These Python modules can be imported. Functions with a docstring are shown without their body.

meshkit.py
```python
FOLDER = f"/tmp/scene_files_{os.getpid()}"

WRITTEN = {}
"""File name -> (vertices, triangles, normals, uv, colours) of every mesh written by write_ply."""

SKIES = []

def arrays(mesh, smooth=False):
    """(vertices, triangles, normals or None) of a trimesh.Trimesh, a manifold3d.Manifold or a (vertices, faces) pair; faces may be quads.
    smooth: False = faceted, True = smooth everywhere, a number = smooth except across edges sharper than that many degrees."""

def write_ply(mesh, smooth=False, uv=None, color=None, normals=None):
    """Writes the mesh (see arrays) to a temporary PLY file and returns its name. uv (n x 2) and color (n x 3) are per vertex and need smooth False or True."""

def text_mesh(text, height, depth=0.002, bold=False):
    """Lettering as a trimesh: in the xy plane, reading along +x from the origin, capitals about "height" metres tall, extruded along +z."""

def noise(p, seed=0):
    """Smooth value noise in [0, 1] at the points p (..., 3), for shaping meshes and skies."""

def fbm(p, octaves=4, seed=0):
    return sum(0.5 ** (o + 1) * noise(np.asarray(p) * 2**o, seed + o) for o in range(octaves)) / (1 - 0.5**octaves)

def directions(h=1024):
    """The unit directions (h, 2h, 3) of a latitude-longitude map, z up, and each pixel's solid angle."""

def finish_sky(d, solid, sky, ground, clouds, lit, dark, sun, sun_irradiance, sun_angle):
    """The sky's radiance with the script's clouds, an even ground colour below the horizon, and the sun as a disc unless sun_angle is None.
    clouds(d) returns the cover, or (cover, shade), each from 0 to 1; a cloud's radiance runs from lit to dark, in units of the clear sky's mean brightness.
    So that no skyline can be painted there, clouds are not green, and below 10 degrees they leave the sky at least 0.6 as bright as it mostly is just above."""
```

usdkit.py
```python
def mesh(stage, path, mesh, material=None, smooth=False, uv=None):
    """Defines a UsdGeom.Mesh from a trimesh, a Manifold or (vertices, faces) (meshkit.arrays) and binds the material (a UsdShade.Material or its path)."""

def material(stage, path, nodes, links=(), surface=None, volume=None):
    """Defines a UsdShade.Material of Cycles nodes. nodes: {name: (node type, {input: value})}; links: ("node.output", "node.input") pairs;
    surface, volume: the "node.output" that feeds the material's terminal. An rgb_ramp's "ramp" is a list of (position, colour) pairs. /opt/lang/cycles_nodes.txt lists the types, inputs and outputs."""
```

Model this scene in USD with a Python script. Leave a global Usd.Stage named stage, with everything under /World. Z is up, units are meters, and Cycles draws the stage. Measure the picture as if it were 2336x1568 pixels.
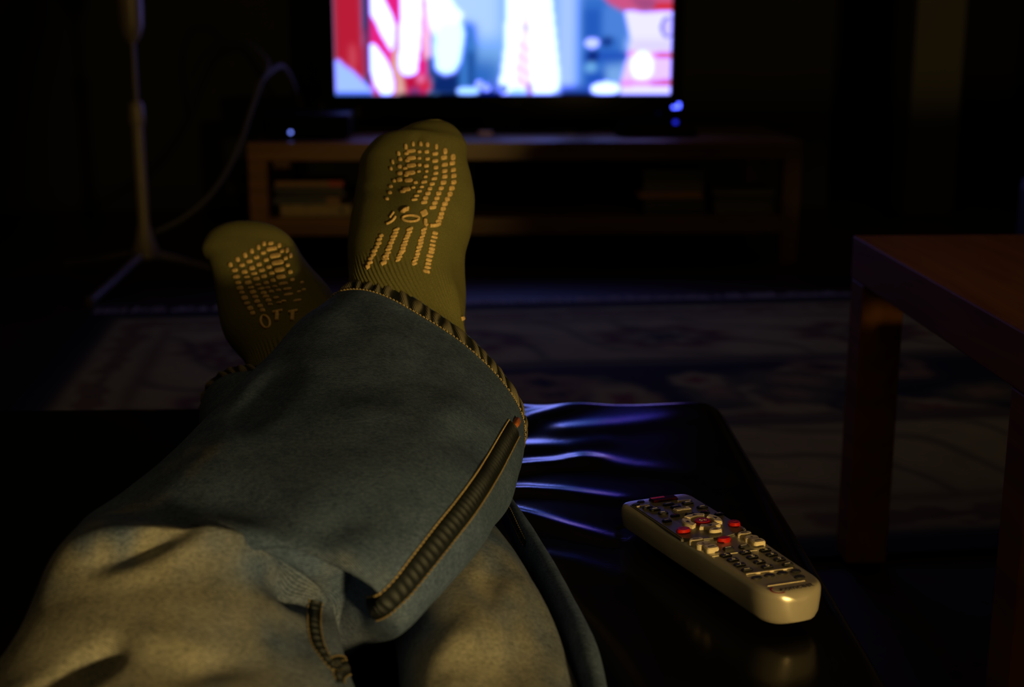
import math, random
import numpy as np
import trimesh, shapely
import shapely.geometry as sg
from scipy.interpolate import PchipInterpolator
from scipy.ndimage import gaussian_filter, minimum_filter
import usdkit, meshkit
from pxr import Usd, UsdGeom, UsdLux, UsdShade, Sdf, Gf, Vt

rng = np.random.default_rng(7)
random.seed(7)
stage = Usd.Stage.CreateInMemory()
UsdGeom.SetStageUpAxis(stage, "Z")
UsdGeom.SetStageMetersPerUnit(stage, 1.0)
UsdGeom.Xform.Define(stage, "/World")
UsdGeom.Scope.Define(stage, "/World/Looks")

# ------------------------------------------------------------------ camera, lamp, exposure
FPX, W, H = 3142.0, 2336, 1568
CAM = np.array([0.0, 0.0, 0.67])
YAW, PITCH = math.radians(2.06), math.atan(754 / FPX)
FW = np.array([math.sin(YAW) * math.cos(PITCH), math.cos(YAW) * math.cos(PITCH), -math.sin(PITCH)])
RT = np.array([math.cos(YAW), -math.sin(YAW), 0.0])
UP = np.cross(RT, FW)
cam = UsdGeom.Camera.Define(stage, "/World/camera")
m = Gf.Matrix4d()
for i, row in enumerate((RT, UP, -FW, CAM)):
    m.SetRow(i, Gf.Vec4d(*map(float, row), 1.0 if i == 3 else 0.0))
cam.AddTransformOp().Set(m)
cam.CreateFocalLengthAttr(30.0)
cam.CreateHorizontalApertureAttr(30.0 * W / FPX)
cam.CreateVerticalApertureAttr(30.0 * H / FPX)
cam.CreateFStopAttr(3.5)
cam.CreateFocusDistanceAttr(1.06)
cam.CreateClippingRangeAttr(Gf.Vec2f(0.02, 100))
cam.CreateExposureAttr(0.0)

LAMP_POS = np.array([0.70, -0.55, 0.432])
LAMP_COLOR = (1.0, 0.62, 0.175)
LAMP_RADIANCE = 560
LAMP_R = 0.061
TV_GAIN = 1.0


def ray(x, y):
    return FW + RT * (x - W / 2) / FPX - UP * (y - H / 2) / FPX


def at(x, y, Y):
    d = ray(x, y)
    return CAM + d * (Y / d[1])


def atz(x, y, z):
    d = ray(x, y)
    return CAM + d * ((z - CAM[2]) / d[2])


def proj(P):
    P = np.asarray(P, float) - CAM
    z = P @ FW
    return np.stack([W / 2 + FPX * (P @ RT) / z, H / 2 - FPX * (P @ UP) / z], -1)


# ------------------------------------------------------------------ materials
def srgb(*c):
    c = np.asarray(c, float) / 255.0
    return np.where(c <= 0.04045, c / 12.92, ((c + 0.055) / 1.055) ** 2.4)


def mat(name, color, rough=0.5, metallic=0.0, var=0.0, scale=30.0, bump=0.0, bscale=200.0, spec=0.5, **extra):
    """Principled surface with noise variation of its tone and fine relief."""
    nodes = {"p": ("principled_bsdf", dict(base_color=color, roughness=rough, metallic=metallic, specular_ior_level=spec, **extra)),
             "g": ("geometry", {})}
    links = []
    if var:
        nodes["n"] = ("noise_texture", {"scale": scale, "detail": 4.0})
        lo = tuple(max(0, c * (1 - var)) for c in color)
        hi = tuple(c * (1 + var) for c in color)
        nodes["r"] = ("rgb_ramp", {"ramp": [(0.3, lo), (0.7, hi)]})
        links += [("g.position", "n.vector"), ("n.fac", "r.fac"), ("r.color", "p.base_color")]
    if bump:
        nodes["bn"] = ("noise_texture", {"scale": bscale, "detail": 3.0})
        nodes["b"] = ("bump", {"strength": 1.0, "distance": bump})
        links += [("g.position", "bn.vector"), ("bn.fac", "b.height"), ("b.normal", "p.normal")]
    return usdkit.material(stage, "/World/Looks/" + name, nodes, links, surface="p.BSDF")


def glow(name, color, strength):
    return usdkit.material(stage, "/World/Looks/" + name, {"e": ("emission", {"color": color, "strength": strength})}, [], surface="e.emission")


def wood(name, color, dark, rough=0.4, stretch=(1, 18, 18), spec=0.5):
    return usdkit.material(stage, "/World/Looks/" + name, {
        "g": ("geometry", {}), "m": ("mapping", {"scale": stretch}),
        "n": ("noise_texture", {"scale": 2.5, "detail": 6.0, "distortion": 0.6}),
        "r": ("rgb_ramp", {"ramp": [(0.3, dark), (0.7, color)]}),
        "p": ("principled_bsdf", {"roughness": rough, "specular_ior_level": spec})},
        [("g.position", "m.vector"), ("m.vector", "n.vector"), ("n.fac", "r.fac"), ("r.color", "p.base_color")], surface="p.BSDF")


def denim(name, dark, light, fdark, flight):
    """Twill: fine diagonal ribs and speckle laid out in metres of cloth (the mesh's uv); displayColor carries worn fading together with painted lamp light on the knees and thighs."""
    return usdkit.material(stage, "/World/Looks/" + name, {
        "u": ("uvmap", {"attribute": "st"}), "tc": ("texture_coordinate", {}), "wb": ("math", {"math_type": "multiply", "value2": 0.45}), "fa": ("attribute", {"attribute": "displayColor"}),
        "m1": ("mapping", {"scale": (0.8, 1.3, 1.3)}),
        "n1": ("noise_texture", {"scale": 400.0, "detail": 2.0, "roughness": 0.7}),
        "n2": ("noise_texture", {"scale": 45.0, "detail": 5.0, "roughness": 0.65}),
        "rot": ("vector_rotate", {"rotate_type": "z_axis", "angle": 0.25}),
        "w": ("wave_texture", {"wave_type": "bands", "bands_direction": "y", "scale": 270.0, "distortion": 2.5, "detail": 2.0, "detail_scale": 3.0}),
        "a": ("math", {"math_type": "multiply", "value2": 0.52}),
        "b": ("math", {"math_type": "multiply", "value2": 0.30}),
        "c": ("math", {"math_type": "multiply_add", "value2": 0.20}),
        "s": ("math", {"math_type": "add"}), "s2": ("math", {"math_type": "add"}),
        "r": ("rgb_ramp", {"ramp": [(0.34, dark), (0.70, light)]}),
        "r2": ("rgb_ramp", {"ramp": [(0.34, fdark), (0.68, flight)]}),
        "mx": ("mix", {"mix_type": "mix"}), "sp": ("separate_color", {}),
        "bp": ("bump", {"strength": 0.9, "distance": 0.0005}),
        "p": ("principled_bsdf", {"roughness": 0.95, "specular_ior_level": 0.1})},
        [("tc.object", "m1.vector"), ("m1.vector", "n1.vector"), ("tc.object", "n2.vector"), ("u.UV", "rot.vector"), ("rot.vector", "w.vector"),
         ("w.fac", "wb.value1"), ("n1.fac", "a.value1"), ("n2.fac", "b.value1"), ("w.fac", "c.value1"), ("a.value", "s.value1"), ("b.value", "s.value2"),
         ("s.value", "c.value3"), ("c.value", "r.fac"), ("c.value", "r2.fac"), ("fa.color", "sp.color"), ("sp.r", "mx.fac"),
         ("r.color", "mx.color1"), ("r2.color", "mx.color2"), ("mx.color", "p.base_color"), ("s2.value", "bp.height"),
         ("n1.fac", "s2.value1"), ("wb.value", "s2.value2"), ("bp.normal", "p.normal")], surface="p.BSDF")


M = {}
M["floor"] = wood("floor_wood", (0.02, 0.012, 0.006), (0.008, 0.005, 0.003), 0.45, (1, 14, 14))
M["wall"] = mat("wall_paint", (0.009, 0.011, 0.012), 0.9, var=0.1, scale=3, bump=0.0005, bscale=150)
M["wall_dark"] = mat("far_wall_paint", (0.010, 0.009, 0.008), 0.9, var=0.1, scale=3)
M["ceiling"] = mat("ceiling_paint", (0.42, 0.40, 0.36), 0.95, var=0.05, scale=3)
M["pier"] = mat("pale_trim_paint", (0.055, 0.058, 0.052), 0.7, var=0.05, scale=4)
M["bench"] = wood("bench_veneer", (0.14, 0.066, 0.018), (0.08, 0.036, 0.010), 0.32)
M["table"] = wood("table_veneer", (0.26, 0.105, 0.025), (0.16, 0.062, 0.014), 0.6, (14, 1, 14), 0.12)
M["black_gloss"] = mat("black_gloss_plastic", (0.0025, 0.0025, 0.003), 0.06, var=0.2, scale=20, spec=0.2)
M["black_matt"] = mat("black_matt_plastic", (0.002, 0.002, 0.002), 0.5, var=0.2, scale=40, spec=0.06)
M["leather"] = mat("black_leather", (0.0035, 0.0033, 0.0032), 0.16, var=0.25, scale=40, bump=0.00008, bscale=420, spec=0.2)
M["leather_side"] = mat("black_leather_side", (0.0045, 0.0042, 0.004), 0.45, var=0.25, scale=40, bump=0.0003, bscale=420, spec=0.3)
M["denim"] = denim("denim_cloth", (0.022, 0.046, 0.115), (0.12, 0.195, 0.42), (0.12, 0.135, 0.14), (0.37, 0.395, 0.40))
M["hem_denim"] = None
M["thread"] = mat("tan_thread", (0.36, 0.30, 0.17), 0.8, var=0.3, scale=900)
M["thread_dull"] = mat("dull_tan_thread", (0.20, 0.17, 0.10), 0.8, var=0.3, scale=900)
M["orange_thread"] = mat("rust_thread", (0.40, 0.12, 0.03), 0.8, var=0.2, scale=500)
M["sock"] = mat("olive_knit", (0.150, 0.158, 0.068), 0.95, var=0.16, scale=900, bump=0.0006, bscale=1100, spec=0.1)
M["grip"] = mat("tan_rubber_print", (0.70, 0.52, 0.25), 0.6, var=0.25, scale=500)
M["skin"] = mat("skin", (0.45, 0.27, 0.19), 0.55, var=0.08, scale=60)
M["silver"] = mat("silver_plastic", (0.52, 0.51, 0.47), 0.31, metallic=0.4, var=0.04, scale=60, bump=0.00002, bscale=2500)
M["silver_shaded"] = mat("shaded_silver_plastic", (0.19, 0.19, 0.185), 0.45, metallic=0.15, var=0.05, scale=60)  # casing silver again, darkened for the grazing light on the top
M["cream"] = mat("cream_rubber", (0.80, 0.74, 0.58), 0.5, var=0.05, scale=300)
M["red"] = mat("red_rubber", (0.55, 0.012, 0.008), 0.35, var=0.08, scale=200)
M["dark_rubber"] = mat("charcoal_rubber", (0.018, 0.021, 0.022), 0.5, var=0.15, scale=200)
M["black_print"] = mat("black_print", (0.01, 0.01, 0.012), 0.6, var=0.1, scale=300)
M["white_print"] = mat("white_print", (0.75, 0.73, 0.66), 0.6, var=0.1, scale=300)
M["red_print"] = mat("red_print", (0.35, 0.015, 0.01), 0.5, var=0.1, scale=300)
M["dark_red_lens"] = mat("dark_red_lens", (0.03, 0.002, 0.002), 0.15, var=0.1, scale=100)
M["stand_white"] = mat("aged_white_enamel", (0.12, 0.105, 0.08), 0.45, var=0.06, scale=30)
M["stand_rod"] = mat("dull_steel", (0.05, 0.045, 0.04), 0.4, metallic=0.5, var=0.1, scale=60)
M["cable"] = mat("pale_grey_cable", (0.032, 0.032, 0.028), 0.8, var=0.1, scale=60)
M["fringe"] = mat("cotton_fringe", (0.30, 0.27, 0.23), 0.95, var=0.2, scale=200)
M["blue_led"] = glow("blue_led", (0.06, 0.09, 1.0), 5.0)
M["blue_led_pale"] = glow("pale_blue_led", (0.17, 0.25, 1.0), 2.4)
M["lamp"] = glow("lamp_globe", LAMP_COLOR, LAMP_RADIANCE)


def vcol_material(name, rough=0.9, emission=None):
    nodes = {"a": ("attribute", {"attribute": "displayColor"})}
    if emission:
        nodes["e"] = ("emission", {"strength": emission})
        return usdkit.material(stage, "/World/Looks/" + name, nodes, [("a.color", "e.color")], surface="e.emission")
    nodes["p"] = ("principled_bsdf", {"roughness": rough, "specular_ior_level": 0.15})
    nodes["g"] = ("geometry", {})
    nodes["n"] = ("noise_texture", {"scale": 260.0, "detail": 2.0})
    nodes["b"] = ("bump", {"strength": 1.0, "distance": 0.004})
    return usdkit.material(stage, "/World/Looks/" + name, nodes, [("a.color", "p.base_color"), ("g.position", "n.vector"), ("n.fac", "b.height"), ("b.normal", "p.normal")], surface="p.BSDF")


# ------------------------------------------------------------------ scene helpers
USED = {}
ORIGIN = {}


def numbered(parent, name):
    k = (parent, name)
    USED[k] = USED.get(k, -1) + 1
    return f"{parent}/{name}" + (f"_{USED[k]:03d}" if USED[k] else "")


def tag(p, label=None, cat=None, group=None, kind=None):
    for k, v in (("label", label), ("category", cat), ("group", group), ("kind", kind)):
        if v:
            p.SetCustomDataByKey(k, v)
    return p


def thing(name, label, cat, loc=(0, 0, 0), group=None):
    path = numbered("/World", name)
    x = UsdGeom.Xform.Define(stage, path)
    x.AddTranslateOp().Set(Gf.Vec3d(*map(float, loc)))
    ORIGIN[path] = np.array(loc, float)
    return tag(x.GetPrim(), label, cat, group)


def arr(mesh):
    v, f, _ = meshkit.arrays(mesh)
    return v, f


def part(parent, name, mesh, material, smooth=False, uv=None, label=None, kind=None, color=None):
    """A mesh given in world coordinates, as a child of a thing or of a part (or at top level when parent is None)."""
    ppath = str(parent.GetPath()) if parent is not None else "/World"
    org = ORIGIN.get(ppath, np.zeros(3))
    path = numbered(ppath, name)
    v, f = arr(mesh)
    g = usdkit.mesh(stage, path, (v - org, f), material, smooth=smooth, uv=uv)
    if color is not None:
        pv = UsdGeom.PrimvarsAPI(g).CreatePrimvar("displayColor", Sdf.ValueTypeNames.Color3fArray, "vertex")
        pv.Set(Vt.Vec3fArray.FromNumpy(np.asarray(color, np.float32)))
    ORIGIN[path] = org
    return tag(g.GetPrim(), label, None, None, kind)


def structure(name, mesh, material, **k):
    p = part(None, name, mesh, material, **k)
    return tag(p, kind="structure")


def box(lo, hi, bevel=0.0):
    lo, hi = np.asarray(lo, float), np.asarray(hi, float)
    if bevel <= 0:
        b = trimesh.creation.box(hi - lo)
        b.apply_translation((lo + hi) / 2)
        return b
    b = min(bevel, 0.49 * (hi - lo).min())
    pts = []
    for s in np.array(np.meshgrid([0, 1], [0, 1], [0, 1])).T.reshape(-1, 3):
        c = np.where(s > 0, hi, lo)
        d = np.where(s > 0, -1, 1) * b
        for k in range(3):
            q = c + d
            q[k] = c[k]
            pts.append(q)
            e = c + d * 0.3
            e[k] = c[k] + d[k] * 0.3
        pts.append(c + d * 0.36)
    return trimesh.convex.convex_hull(np.array(pts))


def cat(*ms):
    V, Fs, n = [], [], 0
    for a in ms:
        v, f = arr(a)
        V.append(v)
        Fs.append(f + n)
        n += len(v)
    return np.vstack(V), np.vstack(Fs)


def tube(points, radii, sides=10, caps=True):
    p = np.asarray(points, float)
    n = len(p)
    r = np.broadcast_to(radii, (n,)).astype(float)
    t = np.gradient(p, axis=0)
    t /= np.linalg.norm(t, axis=1, keepdims=True) + 1e-12
    ref = np.array([0, 0, 1.0]) if abs(t[:, 2]).mean() < 0.8 else np.array([1.0, 0, 0])
    a = np.cross(t, ref)
    a /= np.linalg.norm(a, axis=1, keepdims=True) + 1e-12
    b = np.cross(a, t)
    ang = np.arange(sides) * 2 * np.pi / sides
    v = p[:, None] + r[:, None, None] * (np.cos(ang)[None, :, None] * a[:, None] + np.sin(ang)[None, :, None] * b[:, None])
    v = v.reshape(-1, 3)
    i, j = np.meshgrid(np.arange(n - 1), np.arange(sides), indexing="ij")
    q = np.stack([i * sides + j, i * sides + (j + 1) % sides, (i + 1) * sides + (j + 1) % sides, (i + 1) * sides + j], -1).reshape(-1, 4)
    f = np.vstack([q[:, [0, 2, 1]], q[:, [0, 3, 2]]])
    if caps:
        v = np.vstack([v, p[:1], p[-1:]])
        k = np.arange(sides)
        f = np.vstack([f, np.stack([np.full(sides, n * sides), k, (k + 1) % sides], 1), np.stack([np.full(sides, n * sides + 1), (n - 1) * sides + (k + 1) % sides, (n - 1) * sides + k], 1)])
    m_ = trimesh.Trimesh(v, f, process=False)
    if caps and m_.volume < 0:
        m_.invert()
    return m_.vertices.copy(), m_.faces.copy()


def lathe(profile, center, sides=40):
    p = np.asarray(profile, float)
    m_ = trimesh.creation.revolve(p, sections=sides)
    m_.apply_translation(center)
    return m_


def curve(points, n):
    p = np.asarray(points, float)
    s = np.r_[0, np.cumsum(np.linalg.norm(np.diff(p, axis=0), axis=1))]
    f = PchipInterpolator(s / s[-1], p)
    return f(np.linspace(0, 1, n))


# ------------------------------------------------------------------ the room
X0, X1, Y0, Y1, ZC = -2.3, 2.6, -3.4, 4.80, 2.5
structure("floor", box((X0, Y0, -0.06), (X1, 6.6, 0)), M["floor"])
structure("ceiling", box((X0, Y0, ZC), (X1, 6.6, ZC + 0.06)), M["ceiling"])
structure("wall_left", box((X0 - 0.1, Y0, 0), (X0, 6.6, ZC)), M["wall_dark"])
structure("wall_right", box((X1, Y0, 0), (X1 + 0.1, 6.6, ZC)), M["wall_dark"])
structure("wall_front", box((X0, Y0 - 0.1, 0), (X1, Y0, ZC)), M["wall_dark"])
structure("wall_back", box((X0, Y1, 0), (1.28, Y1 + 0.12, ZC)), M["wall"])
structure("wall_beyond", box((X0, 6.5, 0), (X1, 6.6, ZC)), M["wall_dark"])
structure("baseboard_back", box((X0, Y1 - 0.015, 0), (1.28, Y1, 0.08), 0.004), M["wall"])
structure("trim_1", box((at(2085, 130, 4.62)[0], 4.62, 0), (at(2199, 130, 4.62)[0], 4.80, ZC), 0.004), M["pier"])

# ------------------------------------------------------------------ patterned rug
RA = math.radians(4.5)
RU, RV = np.array([math.cos(RA), math.sin(RA), 0]), np.array([math.sin(RA), -math.cos(RA), 0])
RO = np.array([-0.845, 3.085, 0.0])
RW, RD, RT_H = 2.45, 1.58, 0.008


def rug_xyz(u, v, z):
    return RO + u[..., None] * RU + v[..., None] * RV + z[..., None] * np.array([0, 0, 1.0])


def make_rug():
    nu, nv = 330, 260
    u, v = np.meshgrid(np.linspace(0, RW, nu), np.linspace(0, RD, nv), indexing="ij")
    z = np.full_like(u, RT_H)
    edge = np.minimum(np.minimum(u, RW - u), np.minimum(v, RD - v))
    P = rug_xyz(u, v, z)
    navy, ivory, rose, red, green = map(np.array, [(0.008, 0.008, 0.009), (0.27, 0.265, 0.115), (0.19, 0.145, 0.065), (0.13, 0.042, 0.022), (0.09, 0.10, 0.045)])
    Cc = np.tile(navy, u.shape + (1,))

    def put(mask, color):
        mask = np.clip(mask, 0, 1)[..., None]
        Cc[...] = Cc * (1 - mask) + color * mask

    sm = lambda d, w=0.008: 1 / (1 + np.exp(np.clip(-d / w, -50, 50)))
    nz = meshkit.fbm(np.stack([u * 9, v * 9, u * 0 + 1], -1).reshape(-1, 3), 4).reshape(u.shape)
    nz2 = meshkit.fbm(np.stack([u * 22, v * 22, u * 0 + 5], -1).reshape(-1, 3), 3).reshape(u.shape)
    e = edge + 0.004 * nz
    put(sm(e - 0.075), ivory * 0.9)
    put(sm(e - 0.19) * sm(0.205 - e), red * 0.5)
    put(sm(0.16 - np.abs(e - 0.13) * 6 + 0.5 * nz2 - 0.25) * sm(e - 0.08) * sm(0.18 - e), rose * 0.7)
    put(sm(e - 0.56) , navy * 1.6)
    put(sm(e - 0.585) * sm(0.60 - e), ivory * 0.6)
    # palmettes along the wide border
    per = np.where(v < 0.56, u, v)
    for k in range(7):
        for (cu, cv, ax, ay) in ((0.38 + k * 0.43, 0.375, 0.17, 0.115), (0.375, 0.40 + k * 0.42, 0.115, 0.17)):
            d = np.hypot((u - cu) / ax, (v - cv) / ay) + 0.10 * np.cos(8 * np.arctan2((v - cv) / ay, (u - cu) / ax)) + 0.12 * nz2
            inb = sm(e - 0.21) * sm(0.55 - e)
            put(sm(1.0 - d, 0.05) * inb, rose * 0.75 + ivory * 0.25)
            put(sm(0.82 - d, 0.05) * inb, red * 0.6 + navy * 0.4)
            put(sm(0.55 - d, 0.05) * inb, ivory * 0.8)
            put(sm(0.30 - d, 0.05) * inb, navy)
    vine = np.abs(((u - v) * 4.65 + 0.35 * np.sin(9 * (u + v)) + 0.3 * nz) % 1.0 - 0.5)
    put(sm(0.06 - vine, 0.03) * sm(e - 0.21) * sm(0.55 - e) * 0.8, green * 0.6)
    # field: large blossoms and leaves on navy
    for k in range(26):
        cu, cv = rng.uniform(0.7, RW - 0.7), rng.uniform(0.65, RD - 0.6)
        a, b, th = rng.uniform(0.06, 0.15), rng.uniform(0.05, 0.09), rng.uniform(0, 3.14)
        du, dv = (u - cu) * math.cos(th) + (v - cv) * math.sin(th), -(u - cu) * math.sin(th) + (v - cv) * math.cos(th)
        d = np.hypot(du / a, dv / b) + 0.25 * nz2 + 0.08 * np.cos(6 * np.arctan2(dv, du))
        inb = sm(e - 0.62)
        put(sm(1.0 - d, 0.06) * inb, [ivory, rose, green][k % 3] * 0.85)
        put(sm(0.5 - d, 0.06) * inb, [red, navy, rose][k % 3])
    Cc *= (0.92 + 0.35 * nz2)[..., None]
    idx = np.arange(nu * nv).reshape(nu, nv)
    q = np.stack([idx[:-1, :-1], idx[1:, :-1], idx[1:, 1:], idx[:-1, 1:]], -1).reshape(-1, 4)
    f = np.vstack([q[:, [0, 2, 1]], q[:, [0, 3, 2]]])
    V, Cv = P.reshape(-1, 3), Cc.reshape(-1, 3)
    ring = np.r_[idx[:, 0], idx[-1, 1:], idx[-2::-1, -1], idx[0, -2:0:-1]]
    base = len(V)
    V = np.vstack([V, V[ring] * [1, 1, 0] + [0, 0, 0.0005]])
    Cv = np.vstack([Cv, Cv[ring]])
    k = np.arange(len(ring))
    k2 = (k + 1) % len(ring)
    f = np.vstack([f, np.stack([ring[k], ring[k2], base + k2], 1), np.stack([ring[k], base + k2, base + k], 1)])
    return (V, f), np.clip(Cv, 0, 1)


rug = thing("area_rug", "dark floral rug with wide pale border and cotton fringe on the floor before the bench", "rug", RO)
rug_mesh, rug_col = make_rug()
part(rug, "pile", rug_mesh, vcol_material("rug_wool"), color=rug_col)


def fringe():
    out = []
    for k in range(300):
        u = (k + 0.5) * RW / 300 + rng.uniform(-0.002, 0.002)
        l = rng.uniform(0.045, 0.075)
        w = rng.uniform(-0.012, 0.012)
        pts = [rug_xyz(np.array(u), np.array(0.004), np.array(0.006)), rug_xyz(np.array(u + w * 0.4), np.array(-l * 0.5), np.array(0.004)), rug_xyz(np.array(u + w), np.array(-l), np.array(0.003))]
        out.append(tube(pts, [0.0022, 0.0024, 0.0026], 5))
    return cat(*out)


part(rug, "fringe", fringe(), M["fringe"], smooth=True, kind="stuff")

# ------------------------------------------------------------------ television bench (149 cm wide)
BZ = 0.335
BX0, BX1, BY0, BY1 = -0.571, 0.917, 3.70, 4.25
bench = thing("tv_bench", "long low brown veneer television bench with one open shelf", "tv stand", ((BX0 + BX1) / 2, (BY0 + BY1) / 2, 0))
part(bench, "top_panel", box((BX0, BY0, BZ - 0.048), (BX1, BY1, BZ), 0.002), M["bench"])
part(bench, "shelf", box((BX0 + 0.05, BY0 + 0.002, 0.085), (BX1 - 0.05, BY1 - 0.01, 0.133), 0.002), M["bench"])
for lx in (BX0, BX1 - 0.05):
    for ly in (BY0, BY1 - 0.05):
        part(bench, "leg", box((lx, ly, 0), (lx + 0.05, ly + 0.05, BZ - 0.048), 0.002), M["bench"])

# ------------------------------------------------------------------ television
SY = 4.02
sL, sR = at(765, 217, SY), at(1528, 217, SY)
SX0, SX1, SZ0 = sL[0], sR[0], (sL[2] + sR[2]) / 2
SW = SX1 - SX0
SZ1 = SZ0 + SW * 9 / 16


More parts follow.
